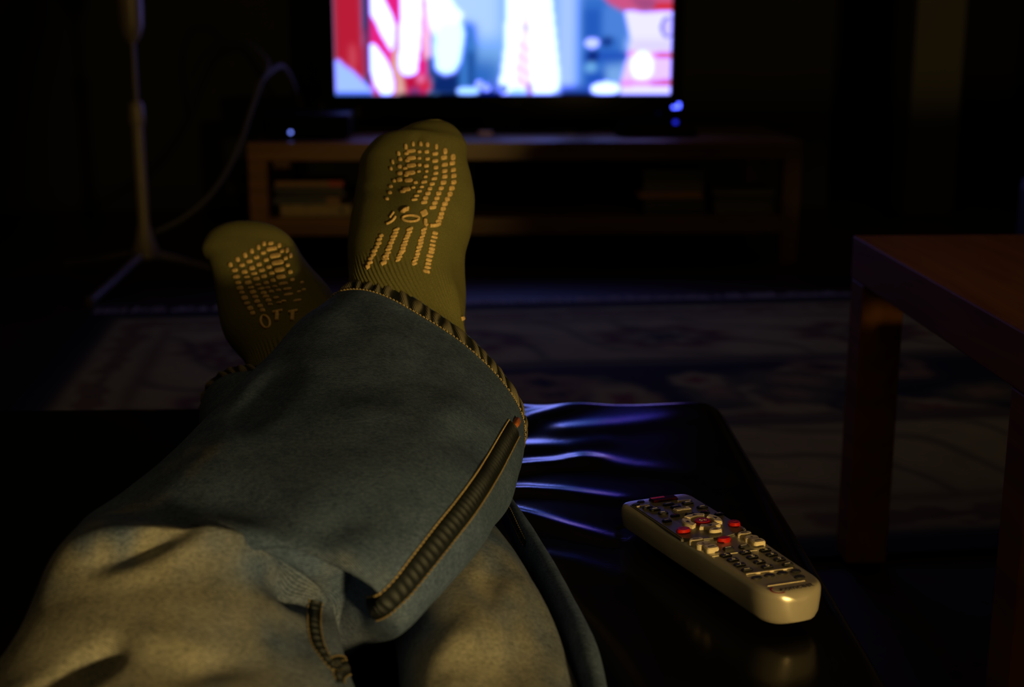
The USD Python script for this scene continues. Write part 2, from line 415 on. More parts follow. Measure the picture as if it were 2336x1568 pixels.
def screen_picture(nx, ny):
    """The broadcast on the screen, in a soft flat painting: flag, dark blue suit, shirt and striped tie, papers, red and white backdrop."""
    gx = np.linspace(765, 1528, nx)
    gz = np.linspace(0, 1, ny)
    ppm = 763.0 / SW
    px, py = np.meshgrid(gx, 217 - gz * (SZ1 - SZ0) * ppm, indexing="ij")
    L = lambda r, g, b, k=1.0: srgb(r, g, b) * np.array([k, k, k * (2.6 if b > 244 else 1.0)])
    img = np.tile(L(95, 150, 225), px.shape + (1,))
    s_ = 763.0 / (nx - 1)

    def put(mask, color, soft=0.0):
        mk = mask.astype(float)
        if soft:
            mk = gaussian_filter(mk, soft / s_)
        img[...] = img * (1 - mk[..., None]) + np.asarray(color) * mk[..., None]

    def poly(pts, color, soft=2.0):
        put(shapely.contains_xy(sg.Polygon(pts), px, py), color, soft)

    def blob(x, y, rx, ry, color, soft=2.0):
        put(((px - x) / rx) ** 2 + ((py - y) / ry) ** 2 < 1, color, soft)

    WH = np.array([1.08, 1.4, 5.5])
    PINKW = np.array([1.8, 1.2, 3.0])
    # suit
    put((px > 980), L(120, 175, 240), 6)
    put((px > 1020) & (px < 1140) & (py < 90), L(170, 205, 255, 1.1), 14)
    put((px > 1000) & (px < 1140) & (py > 140), L(45, 105, 195), 16)
    put((px > 1040) & (px < 1085) & (py > 60) & (py < 215), L(40, 100, 190), 8)
    put((px > 1270) & (px < 1310), L(165, 195, 255, 1.1), 10)
    put((px > 1318) & (px < 1420) & (py > -10), L(50, 110, 205), 9)
    put((px > 1330) & (px < 1368) & (py > 25) & (py < 95), L(35, 90, 190), 6)
    put((px > 1372) & (px < 1432) & (py > 20) & (py < 90), L(75, 130, 220), 6)
    poly([(1330, 120), (1440, 120), (1440, 140), (1330, 145)], L(35, 85, 190), 4)
    put((px > 1380) & (px < 1425) & (py > 150) & (py < 200), L(120, 170, 235), 8)
    blob(1382, 98, 14, 12, L(20, 55, 140), 4)
    blob(1348, 101, 17, 11, L(205, 220, 250), 2)
    poly([(1337, 118), (1364, 118), (1360, 143), (1337, 143)], L(12, 40, 125), 3)
    blob(1346, 157, 13, 13, L(110, 175, 235), 4)
    put((px > 1335) & (px < 1375) & (py > 168) & (py < 192), L(30, 80, 190), 6)
    put((px > 1275) & (px < 1350) & (py > 196), L(40, 80, 190), 6)
    # dark lower suit near flag
    poly([(985, 150), (1045, 150), (1050, 217), (980, 217)], L(12, 40, 110), 5)
    poly([(975, 110), (990, 110), (1000, 180), (975, 180)], L(20, 60, 130), 5)
    put((px > 1045) & (px < 1165) & (py > 200), L(15, 40, 150), 4)
    # backdrop at right
    poly([(1420, 30), (1540, 30), (1540, 230), (1410, 230), (1425, 160), (1437, 95)], np.array([0.88, 0.86, 3.2]), 2.5)
    put((px > 1434) & (py > 95) & (py < 124), L(225, 215, 250), 8)
    poly([(1330, -400), (1540, -400), (1540, -40), (1350, -40)], L(20, 45, 140), 6)
    poly([(1350, -60), (1540, -60), (1540, 30), (1465, 32), (1415, 30), (1385, 14), (1362, -12)], L(205, 85, 135), 3)
    poly([(1430, -2), (1480, 2), (1500, 22), (1465, 32), (1450, 22)], L(165, 75, 130), 4)
    poly([(1490, 14), (1540, 14), (1540, 30), (1488, 30)], L(215, 35, 45), 3)
    poly([(1432, 120), (1540, 124), (1540, 136), (1430, 132)], L(245, 140, 185), 3)
    poly([(1495, 124), (1540, 124), (1540, 136), (1495, 134)], L(220, 60, 110), 4)
    poly([(1428, 138), (1540, 138), (1540, 185), (1416, 185)], L(240, 205, 250), 3)
    blob(1463, 152, 26, 34, WH, 2.5)
    poly([(1416, 184), (1540, 182), (1540, 197), (1413, 198)], L(240, 150, 205), 3)
    poly([(1490, 186), (1540, 183), (1540, 197), (1480, 197)], L(215, 60, 125), 3)
    blob(1519, 66, 17, 24, L(120, 105, 125), 1.5)
    blob(1523, 66, 13, 19, L(215, 205, 245), 1.5)
    # shirt and tie
    poly([(1160, -90), (1248, -90), (1256, 0), (1268, 110), (1276, 180), (1272, 205), (1255, 215), (1145, 215), (1138, 200), (1148, 120), (1152, 40)], WH, 3)
    poly([(1192, 10), (1206, 10), (1206, 90), (1210, 200), (1180, 200), (1172, 165), (1184, 100)], np.array([1.1, 0.95, 3.0]), 3)
    poly([(1187, 58), (1203, 58), (1206, 80), (1194, 76)], L(222, 208, 255), 2)
    for k in range(4):
        y0 = 95 + 26 * k
        poly([(1182 - 2 * k, y0), (1208, y0 + 20), (1208, y0 + 30), (1180 - 2 * k, y0 + 10)], L(250, 205, 240), 2.5)
    poly([(1200, 190), (1210, 190), (1214, 217), (1198, 217)], L(165, 40, 150), 3)
    blob(1155, 184, 18, 12, WH, 2.5)
    # red curtain, flag
    poly([(765, -400), (820, -400), (830, 0), (834, 217), (765, 217)], L(185, 28, 55), 4)
    poly([(765, -400), (772, -400), (772, 217), (765, 217)], L(160, 25, 30), 3)
    blob(806, 132, 8, 30, L(205, 70, 90), 5)
    poly([(818, -400), (850, -400), (850, 217), (836, 217)], L(60, 38, 90), 3)
    poly([(836, -30), (849, -30), (849, 60), (838, 60)], L(38, 48, 115), 3)
    poly([(830, 70), (838, 70), (840, 170), (832, 170)], L(150, 35, 85), 3)
    poly([(848, -400), (980, -400), (985, 60), (972, 110), (974, 217), (845, 217)], L(232, 32, 130), 2)
    poly([(870, 60), (897, 120), (897, 150), (880, 110)], L(245, 70, 180), 3)
    poly([(849, -400), (876, -400), (877, 0), (894, 35), (903, 60), (902, 112), (893, 116), (878, 92), (860, 55), (849, 34)], WH, 2)
    poly([(847, 102), (858, 106), (880, 135), (895, 170), (898, 205), (888, 217), (872, 217), (855, 195), (846, 160)], WH, 2)
    poly([(846, 185), (866, 217), (846, 217)], L(200, 15, 50), 3)
    poly([(902, 70), (912, 70), (910, 150), (903, 180), (893, 165)], L(225, 175, 145), 3)
    poly([(903, 160), (918, 165), (925, 215), (902, 215)], L(225, 180, 165), 4)
    poly([(922, -400), (966, -400), (964, 30), (958, 110), (950, 165), (938, 174), (920, 172), (911, 155), (913, 80), (918, 20)], WH, 2)
    poly([(920, 174), (980, 174), (980, 205), (925, 205)], L(190, 15, 65), 4)
    blob(960, 182, 9, 10, L(245, 130, 190), 4)
    blob(968, 196, 14, 10, L(215, 40, 75), 4)
    blob(945, 208, 14, 8, L(120, 60, 130), 4)
    poly([(966, 20), (986, 60), (984, 130), (970, 138), (962, 100)], L(255, 190, 235), 3)
    # sleeve and hand
    poly([(968, -30), (1010, -30), (1040, 20), (1058, 38), (1050, 55), (1040, 80), (1000, 90), (984, 70), (975, 30)], WH, 3)
    poly([(994, 80), (1010, 60), (1056, 60), (1060, 80), (1050, 140), (1035, 165), (1015, 170), (995, 160), (990, 120)], WH * [0.85, 1, 1], 4)
    # arm edge
    poly([(1060, 50), (1075, 60), (1083, 110), (1078, 200), (1050, 205), (1052, 150), (1064, 100)], L(60, 125, 210), 6)
    poly([(1066, 120), (1080, 120), (1078, 200), (1066, 205)], L(15, 60, 140), 5)
    # lower left wedge, papers, lectern lights
    poly([(765, 136), (775, 140), (790, 153), (812, 168), (830, 188), (850, 205), (850, 217), (765, 217)], L(165, 200, 255), 3)
    put((px < 850) & (py > 208), L(70, 110, 220), 3)
    for (x, y, rx, ry, c) in ((1066, 208, 26, 10, L(190, 250, 255)), (1180, 211, 22, 8, L(180, 240, 255)), (1380, 203, 33, 15, WH)):
        blob(x, y, rx, ry, c, 2)
    for (x, y, c) in ((1092, 193, L(165, 190, 250)), (1108, 200, L(160, 185, 250)), (1120, 190, L(70, 110, 210)), (1130, 201, L(95, 120, 235)), (1147, 203, L(110, 140, 250))):
        blob(x, y, 9.5, 9.5, c, 1)
    put((py > 214) & (px > 990), L(3, 5, 20), 2)
    put((py > 212) & (((px > 1280) & (px < 1345)) | ((px > 1000) & (px < 1040))), L(2, 4, 25), 3)
    put((py > 212) & (px > 910) & (px < 990), L(5, 3, 10), 3)
    # above the frame: unseen, invented deep blue for the leather reflections, and a suit
    put(py < -45, np.array([0.02, 0.05, 1.2]), 12)
    poly([(1060, -400), (1340, -400), (1380, -40), (1020, -40)], np.array([0.03, 0.08, 0.8]), 8)
    poly([(1175, -170), (1225, -170), (1254, 0), (1152, 0)], WH, 4)
    blob(1200, -240, 50, 70, np.array([0.7, 0.45, 0.4]), 8)
    return img.reshape(-1, 3)


NXS, NYS = 240, 135
tv = thing("television", "black flat screen television showing a flag and a speaker in a blue suit", "tv", ((SX0 + SX1) / 2, SY + 0.03, BZ))
bz = [SX0 - 0.030, SX1 + 0.034, SZ0 - 0.062, SZ1 + 0.03]
outer = sg.box(bz[0], bz[2], bz[1], bz[3]).buffer(-0.008).buffer(0.008)
frame = trimesh.creation.extrude_polygon(outer.difference(sg.box(SX0 - 0.001, SZ0 - 0.001, SX1 + 0.001, SZ1 + 0.001)), 0.022)
TOXZ = np.array([[1, 0, 0, 0], [0, 0, -1, 0], [0, 1, 0, 0], [0, 0, 0, 1.0]])
frame.apply_transform(TOXZ)
frame.apply_translation((0, SY + 0.010, 0))
part(tv, "bezel", frame, M["black_gloss"])
part(tv, "back_housing", box((bz[0] + 0.01, SY + 0.0105, bz[2] + 0.01), (bz[1] - 0.01, SY + 0.075, bz[3] - 0.01), 0.02), M["black_matt"])
ix = np.arange(NXS * NYS).reshape(NXS, NYS)
gx, gz = np.meshgrid(np.linspace(SX0, SX1, NXS), np.linspace(SZ0, SZ1, NYS), indexing="ij")
sv = np.stack([gx, np.full_like(gx, SY), gz], -1).reshape(-1, 3)
sq = np.stack([ix[:-1, :-1], ix[1:, :-1], ix[1:, 1:], ix[:-1, 1:]], -1).reshape(-1, 4)
part(tv, "screen", (sv, np.vstack([sq[:, [0, 1, 2]], sq[:, [0, 2, 3]]])), vcol_material("screen_picture", emission=TV_GAIN), color=screen_picture(NXS, NYS), label="lit screen with a broadcast picture")
cx = (SX0 + SX1) / 2
part(tv, "stand_neck", box((cx - 0.06, SY + 0.015, BZ + 0.012), (cx + 0.06, SY + 0.045, SZ0 - 0.05), 0.006), M["black_gloss"])
bs = trimesh.creation.extrude_polygon(sg.box(cx - 0.25, SY - 0.075, cx + 0.25, SY + 0.13).buffer(-0.05).buffer(0.05, quad_segs=8), 0.012)
bs.apply_translation((0, 0, BZ))
part(tv, "stand_base", bs, M["black_gloss"])
led = at(1543, 245, SY - 0.013)
part(tv, "blue_light", trimesh.util.concatenate([box(led - [0.013, 0.0015, 0.004], led + [0.004, 0.0015, 0.004], 0.002), box(led + [0.002, -0.0015, -0.003], led + [0.012, 0.0015, 0.013], 0.003)]), M["blue_led"], label="glowing blue power light")
lg = meshkit.text_mesh("TV", 0.001, 0.001)

# ------------------------------------------------------------------ boxes on the bench
p0, p1 = at(600, 318, 3.80), at(798, 318, 3.80)
stb = thing("set_top_box", "black set top box with round blue light on the left end of the bench", "cable box", ((p0[0] + p1[0]) / 2, 3.89, BZ))
part(stb, "casing", box((p0[0], 3.80, BZ + 0.006), (p1[0], 3.985, BZ + 0.066), 0.005), M["black_matt"])
part(stb, "front_panel", box((p0[0] + 0.006, 3.796, BZ + 0.011), (p1[0] - 0.006, 3.801, BZ + 0.061), 0.002), M["black_gloss"])
for fx in (p0[0] + 0.02, p1[0] - 0.02):
    for fy in (3.82, 3.965):
        part(stb, "foot", lathe([(0, 0), (0.009, 0), (0.009, 0.007), (0, 0.007)], (fx, fy, BZ), 16), M["black_matt"])
l0 = at(663, 302, 3.795)
d = trimesh.creation.cylinder(0.0042, 0.003, sections=20)
d.apply_transform(trimesh.transformations.rotation_matrix(math.pi / 2, (1, 0, 0)))
d.apply_translation(l0)
part(stb, "blue_light", d, M["blue_led_pale"], label="round blue power light")

g0, g1 = at(1408, 316, 3.84), at(1592, 316, 3.84)
gcx = (g0[0] + g1[0]) / 2
con = thing("disc_player", "low dark glossy rounded player with painted blue reflection at the right foot of the television", "media player", (gcx, 3.92, BZ))
hw = (g1[0] - g0[0]) / 2
shell = trimesh.creation.extrude_polygon(sg.Polygon([(-hw, 0.004), (-hw * 0.97, 0.012), (-hw * 0.78, 0.036), (-hw * 0.6, 0.041), (hw * 0.62, 0.041), (hw * 0.80, 0.036), (hw * 0.97, 0.012), (hw, 0.004)]), 0.14)
shell.apply_transform(TOXZ)
shell.apply_translation((gcx, 3.98, BZ))
part(con, "shell", shell, M["black_gloss"])
part(con, "base_plate", box((gcx - hw * 0.9, 3.85, BZ), (gcx + hw * 0.9, 3.97, BZ + 0.005), 0.002), M["black_matt"])
l1 = at(1541, 279, 3.838)
part(con, "blue_light", box(l1 - [0.006, 0.0015, 0.005], l1 + [0.006, 0.0035, 0.005], 0.002), glow("mirrored_blue_led", (0.02, 0.03, 1.0), 0.9), label="glowing stand in for the mirrored blue light")  # glowing stand-in for the television light mirrored on the player

# ------------------------------------------------------------------ video cases on the shelf
SHZ = 0.133


def case_mat(name, c):
    return mat(name, c, 0.35, var=0.2, scale=60)


CM = {k: case_mat("case_" + k, c) for k, c in dict(black=(0.006, 0.006, 0.006), grey=(0.05, 0.052, 0.055), tan=(0.20, 0.15, 0.07), brown=(0.16, 0.085, 0.03), orange=(0.28, 0.12, 0.025), red=(0.30, 0.03, 0.01), slate=(0.025, 0.03, 0.035), olive=(0.07, 0.06, 0.03)).items()}


def dvd(px0, px1, z, h, cover, spine, label, group, end=None, name="dvd_case", dot=False, front=3.735):
    a, b = at(px0, 440, front)[0], at(px1, 440, front)[0]
    t = thing(name, label, "dvd case" if name == "dvd_case" else "dvd box set", ((a + b) / 2, front + 0.07, z), group)
    part(t, "cover", box((a, front + 0.001, z), (b, front + 0.135, z + h), 0.0012), CM[cover])
    part(t, "spine_label", box((a + 0.002, front - 0.0006, z + 0.0012), (b - 0.002, front + 0.0012, z + h - 0.0012)), CM[spine])
    if end:
        part(t, "end_label", box((b - 0.040, front - 0.0012, z + 0.0012), (b - 0.003, front - 0.0004, z + h - 0.0012)), CM[end], label="%s end of the spine" % end)
    if dot:
        c = trimesh.creation.cylinder(0.0075, 0.001, sections=20)
        c.apply_transform(trimesh.transformations.rotation_matrix(math.pi / 2, (1, 0, 0)))
        c.apply_translation((b - 0.026, front - 0.0011, z + h * 0.5))
        part(t, "emblem", c, CM["black"], label="round black emblem")
    return z + h


z = SHZ + 0.0002
GL = "video cases stacked at the left end of the shelf"
z = dvd(638, 800, z, 0.031, "tan", "tan", "thick tan box set with round dark emblem at the bottom of the left shelf stack", GL, name="dvd_box_set", dot=True)
z = dvd(622, 778, z, 0.022, "black", "slate", "dark slate case with brown spine end just above the thick tan box set", GL, end="brown")
z = dvd(630, 790, z, 0.014, "black", "black", "plain black case third from the bottom of the left shelf stack", GL)
z = dvd(624, 782, z, 0.013, "black", "slate", "plain slate case directly under the red ended case of the left stack", GL)
z = dvd(627, 785, z, 0.016, "black", "brown", "brown spined case with red end on top of the left shelf stack", GL, end="red")
z = SHZ + 0.0002
GM = "video cases stacked in the middle right of the shelf"
for k, (a, b, h, c, s, lab) in enumerate([
        (1470, 1612, 0.015, "black", "black", "black case at the very bottom of the stack with the orange spine"),
        (1468, 1606, 0.014, "black", "slate", "slate spined case second from the bottom of the stack with the orange spine"),
        (1472, 1610, 0.015, "black", "black", "black case directly beneath the orange spined case"),
        (1457, 1603, 0.017, "orange", "orange", "orange spined case in the middle right stack on the shelf"),
        (1468, 1606, 0.015, "black", "olive", "dull olive case resting on the orange spined case"),
        (1466, 1604, 0.015, "black", "olive", "dull olive case second above the orange spined case"),
        (1470, 1608, 0.014, "black", "slate", "slate case second from the top of the stack with the orange spine"),
        (1464, 1606, 0.016, "black", "grey", "pale grey spined case on top of the stack with the orange spine")]):
    z = dvd(a, b, z, h, c, s, lab, GM)
z = SHZ + 0.0002
GR = "video cases stacked by the right leg of the bench"
for k, (a, b, h, c, s, lab) in enumerate([
        (1632, 1768, 0.018, "grey", "olive", "dull olive case at the bottom of the rightmost shelf stack"),
        (1628, 1762, 0.018, "grey", "grey", "grey case second from the bottom of the rightmost shelf stack"),
        (1634, 1770, 0.015, "black", "black", "black case in the middle of the rightmost shelf stack"),
        (1626, 1768, 0.016, "olive", "olive", "pale olive case on top of the rightmost shelf stack")]):
    z = dvd(a, b, z, h, c, s, lab, GR)

# small brown thing under the television
bt = at(1107, 303, 3.92)
blk = thing("small_brown_block", "tiny orange brown block lying before the television stand", "small_thing", (bt[0], 3.905, BZ))
part(blk, "block", box((bt[0] - 0.020, 3.885, BZ), (bt[0] + 0.020, 3.925, BZ + 0.012), 0.003), CM["orange"])

# ------------------------------------------------------------------ tripod stand with cable
hub = at(332, 575, 3.50)
HX, HY = hub[0], hub[1]
st = thing("tripod_stand", "pale tripod stand with slim pole left of the television", "stand", (HX, HY, 0))
zz = lambda y: at(330, y, HY)[2]
part(st, "base_hub", lathe([(0, zz(592)), (0.030, zz(592)), (0.038, zz(585)), (0.036, zz(572)), (0.024, zz(545)), (0.018, zz(520)), (0.016, zz(515)), (0, zz(515))], (HX, HY, 0)), M["stand_white"], smooth=35)
part(st, "lower_pole", lathe([(0, zz(520)), (0.0150, zz(520)), (0.0145, zz(270)), (0, zz(270))], (HX, HY, 0)), M["stand_white"], smooth=35)
part(st, "collar", lathe([(0, zz(285)), (0.017, zz(285)), (0.0195, zz(275)), (0.0195, zz(245)), (0.014, zz(232)), (0, zz(232))], (HX, HY, 0)), M["stand_white"], smooth=35)
part(st, "upper_rod", lathe([(0, zz(240)), (0.0075, zz(240)), (0.0075, zz(85)), (0, zz(85))], (HX, HY, 0)), M["stand_rod"], smooth=35)
part(st, "head", lathe([(0, zz(98)), (0.010, zz(98)), (0.020, zz(85)), (0.029, zz(60)), (0.031, zz(20)), (0.031, zz(-90)), (0.026, zz(-110)), (0, zz(-112))], (HX, HY, 0)), M["stand_white"], smooth=35)
hz = 0.062
for (fx, fy) in (atz(205, 690, 0.008)[:2], atz(520, 622, 0.008)[:2], atz(158, 604, 0.008)[:2]):
    a, b = np.array([HX, HY, hz + 0.01]), np.array([fx, fy, 0.010])
    pts = curve([a, a + (b - a) * 0.15 + [0, 0, 0.004], a + (b - a) * 0.6, b], 14)
    lg = part(st, "leg", tube(pts, np.linspace(0.0125, 0.0100, 14), 12), M["stand_white"], smooth=35)
    part(lg, "rubber_foot", lathe([(0, 0.0), (0.013, 0.0), (0.014, 0.012), (0.010, 0.020), (0, 0.020)], (fx, fy, 0.0), 16), M["stand_white"], smooth=35)

cb = thing("cable", "pale cable looping up from the tripod stand towards the television", "cable", (HX + 0.05, HY - 0.01, 0.1))
cpts = [at(352, 530, 3.47), at(400, 508, 3.48), at(470, 455, 3.52), at(520, 385, 3.58), at(550, 320, 3.62), at(575, 245, 3.66), at(600, 180, 3.70), at(640, 150, 3.82), at(672, 200, 3.95), at(684, 240, 4.10), at(688, 262, 4.16)]
part(cb, "cord", tube(curve(cpts, 90), 0.0065, 10), M["cable"], smooth=True)
cpts = [at(600, 180, 3.71), at(612, 150, 3.74), at(590, 118, 3.80), at(555, 97, 3.9), at(510, 95, 4.05), at(470, 120, 4.25), at(440, 170, 4.5), at(430, 260, 4.74)]
part(cb, "cord", tube(curve(cpts, 70), 0.0050, 8), M["cable"], smooth=True)

# ------------------------------------------------------------------ coffee table
TX, TY, TZ, TD = 0.469, 1.626, 0.410, 0.55
tb = thing("coffee_table", "square edged brown coffee table with thick legs at the right", "coffee table", (TX + 0.45, TY - TD / 2, RT_H))
part(tb, "table_top", box((TX, TY - TD, TZ - 0.052), (TX + 0.95, TY, TZ), 0.002), M["table"])
for lx in (TX + 0.001, TX + 0.949 - 0.05):
    for ly in (TY - TD + 0.001, TY - 0.001 - 0.05):
        part(tb, "leg", box((lx, ly, RT_H), (lx + 0.05, ly + 0.05, TZ - 0.052), 0.002), M["table"])


def wavy(p, freq, seed, n=28):
    """Smooth noise between about -1 and 1: a sum of sine waves in many directions."""
    g = np.random.default_rng(seed)
    k = g.normal(size=(n, 3))
    k *= (freq * g.uniform(0.5, 1.6, n) / np.linalg.norm(k, axis=1))[:, None]
    return np.sin(p @ k.T * 2 * np.pi + g.uniform(0, 6.28, n)).sum(1) / math.sqrt(n / 2) * 0.6


# ------------------------------------------------------------------ the person: lofts
class Loft:
    """A tube through rings (left point, right point, height above, height below); facing: the direction that counts as above."""

    def __init__(self, rings, facing, power=2.3, nu=200, nv=160, creases=(), noise=0.0, seed=0, extra=None):
        A = np.array([r[0] for r in rings], float)
        B = np.array([r[1] for r in rings], float)
        hu = np.array([r[2] for r in rings], float)
        hd = np.array([r[3] for r in rings], float)
        c = (A + B) / 2
        s = np.r_[0, np.cumsum(np.linalg.norm(np.diff(c, axis=0), axis=1))]
        self.length = s[-1]
        t = s / s[-1]
        fA, fB = PchipInterpolator(t, A), PchipInterpolator(t, B)
        fu, fd = PchipInterpolator(t, hu), PchipInterpolator(t, hd)
        u = np.linspace(0, 1, nu)
        A, B, hu, hd = fA(u), fB(u), fu(u), fd(u)
        c, half = (A + B) / 2, (B - A) / 2
        tan = np.gradient(c, axis=0)
        nrm = np.cross(half, tan)
        nrm /= np.linalg.norm(nrm, axis=1, keepdims=True) + 1e-12
        flip = np.sign(nrm @ np.asarray(facing, float))
        nrm *= np.where(flip == 0, 1, flip)[:, None]
        from scipy.ndimage import gaussian_filter1d
        nrm = gaussian_filter1d(nrm, nu / 40, axis=0, mode="nearest")
        nrm /= np.linalg.norm(nrm, axis=1, keepdims=True)
        th = np.linspace(-np.pi / 2, 1.5 * np.pi, nv)      # the seam of the grid runs along the underside
        cs, sn = np.cos(th), np.sin(th)
        sp = lambda x: np.sign(x) * np.abs(x) ** (2 / power)
        hh = np.where(sn[None, :] > 0, hu[:, None], hd[:, None])
        P = c[:, None] + sp(cs)[None, :, None] * half[:, None] + (sp(sn)[None, :] * hh)[..., None] * nrm[:, None]
        self.P, self.u, self.th, self.center, self.half, self.nrm = P, u, th, c, half, nrm
        self.nu, self.nv = nu, nv
        N = self.normals()
        view = CAM - self.P
        view /= np.linalg.norm(view, axis=-1, keepdims=True)
        front = np.clip((N * view).sum(-1) * 4, 0, 1)
        disp = np.zeros(P.shape[:2])
        px = proj(self.P)
        for pts, amp, w in creases:
            line = sg.LineString(pts)
            dist = shapely.distance(shapely.points(px.reshape(-1, 2)), line).reshape(disp.shape)
            al = shapely.line_locate_point(line, shapely.points(px.reshape(-1, 2)), normalized=True).reshape(disp.shape)
            disp += amp * np.exp(-(dist / w) ** 2) * front * np.clip(np.sin(np.pi * al), 0, 1)
        if noise:
            q = P.reshape(-1, 3)
            disp += noise * (wavy(q, 9, seed).reshape(disp.shape) + 0.12 * wavy(q, 28, seed + 3).reshape(disp.shape))
        disp = gaussian_filter(disp, 1.3)
        if extra is not None:
            disp += extra(self, px)
        self.P = P + N * disp[..., None]
        self.P[:, -1] = self.P[:, 0]
        self.N = self.normals()

    def normals(self):
        P = self.P
        du = np.gradient(P, axis=0)
        dv = np.gradient(P, axis=1)
        dv[:, 0] = dv[:, -1] = (P[:, 1] - P[:, -2]) / 2
        n = np.cross(du, dv)
        ln = np.linalg.norm(n, axis=-1, keepdims=True)
        n = n / np.maximum(ln, 1e-12)
        out = (n * (P - self.center[:, None])).sum()
        return n if out > 0 else -n

    def mesh(self, caps=(False, False), scale=None):
        P = self.P
        if scale is not None:
            P = self.center[:, None] + (P - self.center[:, None]) * scale
        nu, nv = P.shape[:2]
        idx = np.arange(nu * nv).reshape(nu, nv)
        q = np.stack([idx[:-1, :-1], idx[1:, :-1], idx[1:, 1:], idx[:-1, 1:]], -1).reshape(-1, 4)
        f = np.vstack([q[:, [0, 1, 2]], q[:, [0, 2, 3]]])
        v = P.reshape(-1, 3)
        mm = trimesh.Trimesh(v, f, process=False)
        fn = np.cross(v[f[:, 1]] - v[f[:, 0]], v[f[:, 2]] - v[f[:, 0]])
        cen = np.repeat(self.center, nv, axis=0)
        if (fn * (v[f].mean(1) - cen[f[:, 0]])).sum() < 0:
            f = f[:, ::-1]
            sgn = -1
        else:
            sgn = 1
        extra_v, extra_f = [], []
        for end, on in zip((0, nu - 1), caps):
            if on:
                k = len(v) + len(extra_v)
                extra_v.append(P[end].mean(0))
                r = idx[end]
                tri = np.stack([np.full(nv - 1, k), r[:-1], r[1:]], 1)
                if (end == 0) == (sgn > 0):
                    tri = tri[:, ::-1]
                extra_f.append(tri)
        if extra_v:
            v = np.vstack([v, extra_v])
            f = np.vstack([f] + extra_f)
        return v, f

    def uv(self, extra=0):
        d = np.linalg.norm(np.diff(self.P, axis=1), axis=-1)
        sv = np.concatenate([np.zeros((self.nu, 1)), np.cumsum(d, axis=1)], axis=1)
        sv = sv - sv[:, self.nv // 2: self.nv // 2 + 1]
        du = np.linalg.norm(np.diff(self.P, axis=0), axis=-1)
        su = gaussian_filter(np.concatenate([np.zeros((1, self.nv)), np.cumsum(du, axis=0)], axis=0), (0, 14), mode=("nearest", "wrap"))
        uv = np.stack([sv, su], -1).reshape(-1, 2)
        return np.vstack([uv, np.zeros((extra, 2))]) if extra else uv

    def find(self, pts):
        """Surface points, normals and grid places whose picture from the room's camera lies nearest the given pixels."""
        if not hasattr(self, "_px"):
            view = CAM - self.P
            self._front = (self.N * view).sum(-1) > 0
            self._px = proj(self.P)
        out = []
        for p in np.atleast_2d(pts):
            dd = ((self._px - p) ** 2).sum(-1) + np.where(self._front, 0, 1e9)
            i, j = np.unravel_index(np.argmin(dd), dd.shape)
            pos, nn = self.P[i, j], self.N[i, j]
            dr = ray(*p)                                   # slide along the tangent plane onto the exact sight line
            den = dr @ nn
            if abs(den) > 0.05 * np.linalg.norm(dr):
                q = CAM + dr * (((pos - CAM) @ nn) / den)
                if np.linalg.norm(q - pos) < 0.012:
                    pos = q
            out.append((pos, nn, i, j))
        return out


V3 = lambda *a: np.array(a, float)
# left leg of the wearer (crosses on top), from the hem down to the hip
L_rings = [
    (at(772, 690, 1.19), at(1190, 1003, 1.08), 0.054, 0.050),
    (at(725, 722, 1.17), at(1190, 1035, 1.055), 0.053, 0.048),
    (at(640, 800, 1.11), at(1172, 1125, 0.955), 0.050, 0.044),
    (atz(520, 935, 0.372), atz(1095, 1225, 0.345), 0.047, 0.042),
    (atz(400, 1070, 0.352), atz(1000, 1335, 0.336), 0.048, 0.045),
    (atz(300, 1172, 0.336), atz(905, 1410, 0.325), 0.058, 0.055),
    (atz(215, 1262, 0.318), atz(815, 1425, 0.305), 0.073, 0.065),
    (atz(110, 1405, 0.308), atz(772, 1455, 0.288), 0.086, 0.072),
    (atz(30, 1525, 0.295), atz(796, 1565, 0.280), 0.066, 0.078),
    (atz(-80, 1700, 0.270), atz(840, 1720, 0.265), 0.064, 0.078),
    (V3(-0.270, 0.55, 0.248), V3(-0.060, 0.55, 0.248), 0.062, 0.078),
    (V3(-0.255, 0.36, 0.250), V3(-0.050, 0.34, 0.250), 0.070, 0.080),
    (V3(-0.230, 0.14, 0.255), V3(-0.030, 0.13, 0.255), 0.080, 0.082),
    (V3(-0.190, 0.02, 0.255), V3(-0.000, 0.02, 0.255), 0.085, 0.082),
]
L_creases = [
    ([(180, 1292), (320, 1248), (470, 1192)], -0.019, 22),
    ([(180, 1330), (300, 1258), (450, 1210), (560, 1228), (650, 1272), (730, 1325)], 0.009, 48),
    ([(240, 1220), (440, 1135), (600, 1165), (760, 1265)], -0.006, 60),
    ([(560, 1272), (660, 1305), (750, 1340), (860, 1400)], -0.027, 44),
    ([(40, 1620), (170, 1535), (295, 1462)], -0.024, 22),
    ([(240, 1475), (350, 1458), (500, 1490)], 0.004, 34),
    ([(690, 830), (610, 895), (515, 985)], -0.009, 32),
    ([(640, 805), (570, 868), (525, 925)], 0.004, 26),
    ([(330, 1180), (480, 1010), (640, 880)], 0.004, 70),
    ([(900, 1140), (700, 1230), (640, 1250)], -0.004, 45),
    ([(640, 1360), (690, 1420), (720, 1500)], -0.006, 40),
    ([(360, 1555), (500, 1510), (620, 1520)], -0.004, 28),
    ([(835, 690), (870, 760), (960, 830)], 0.004, 40),
    ([(930, 1010), (1050, 930), (1120, 960)], 0.003, 45),
]
legL = Loft(L_rings, (0, 0, 1), 2.35, 420, 220, L_creases, 0.0016, 11)
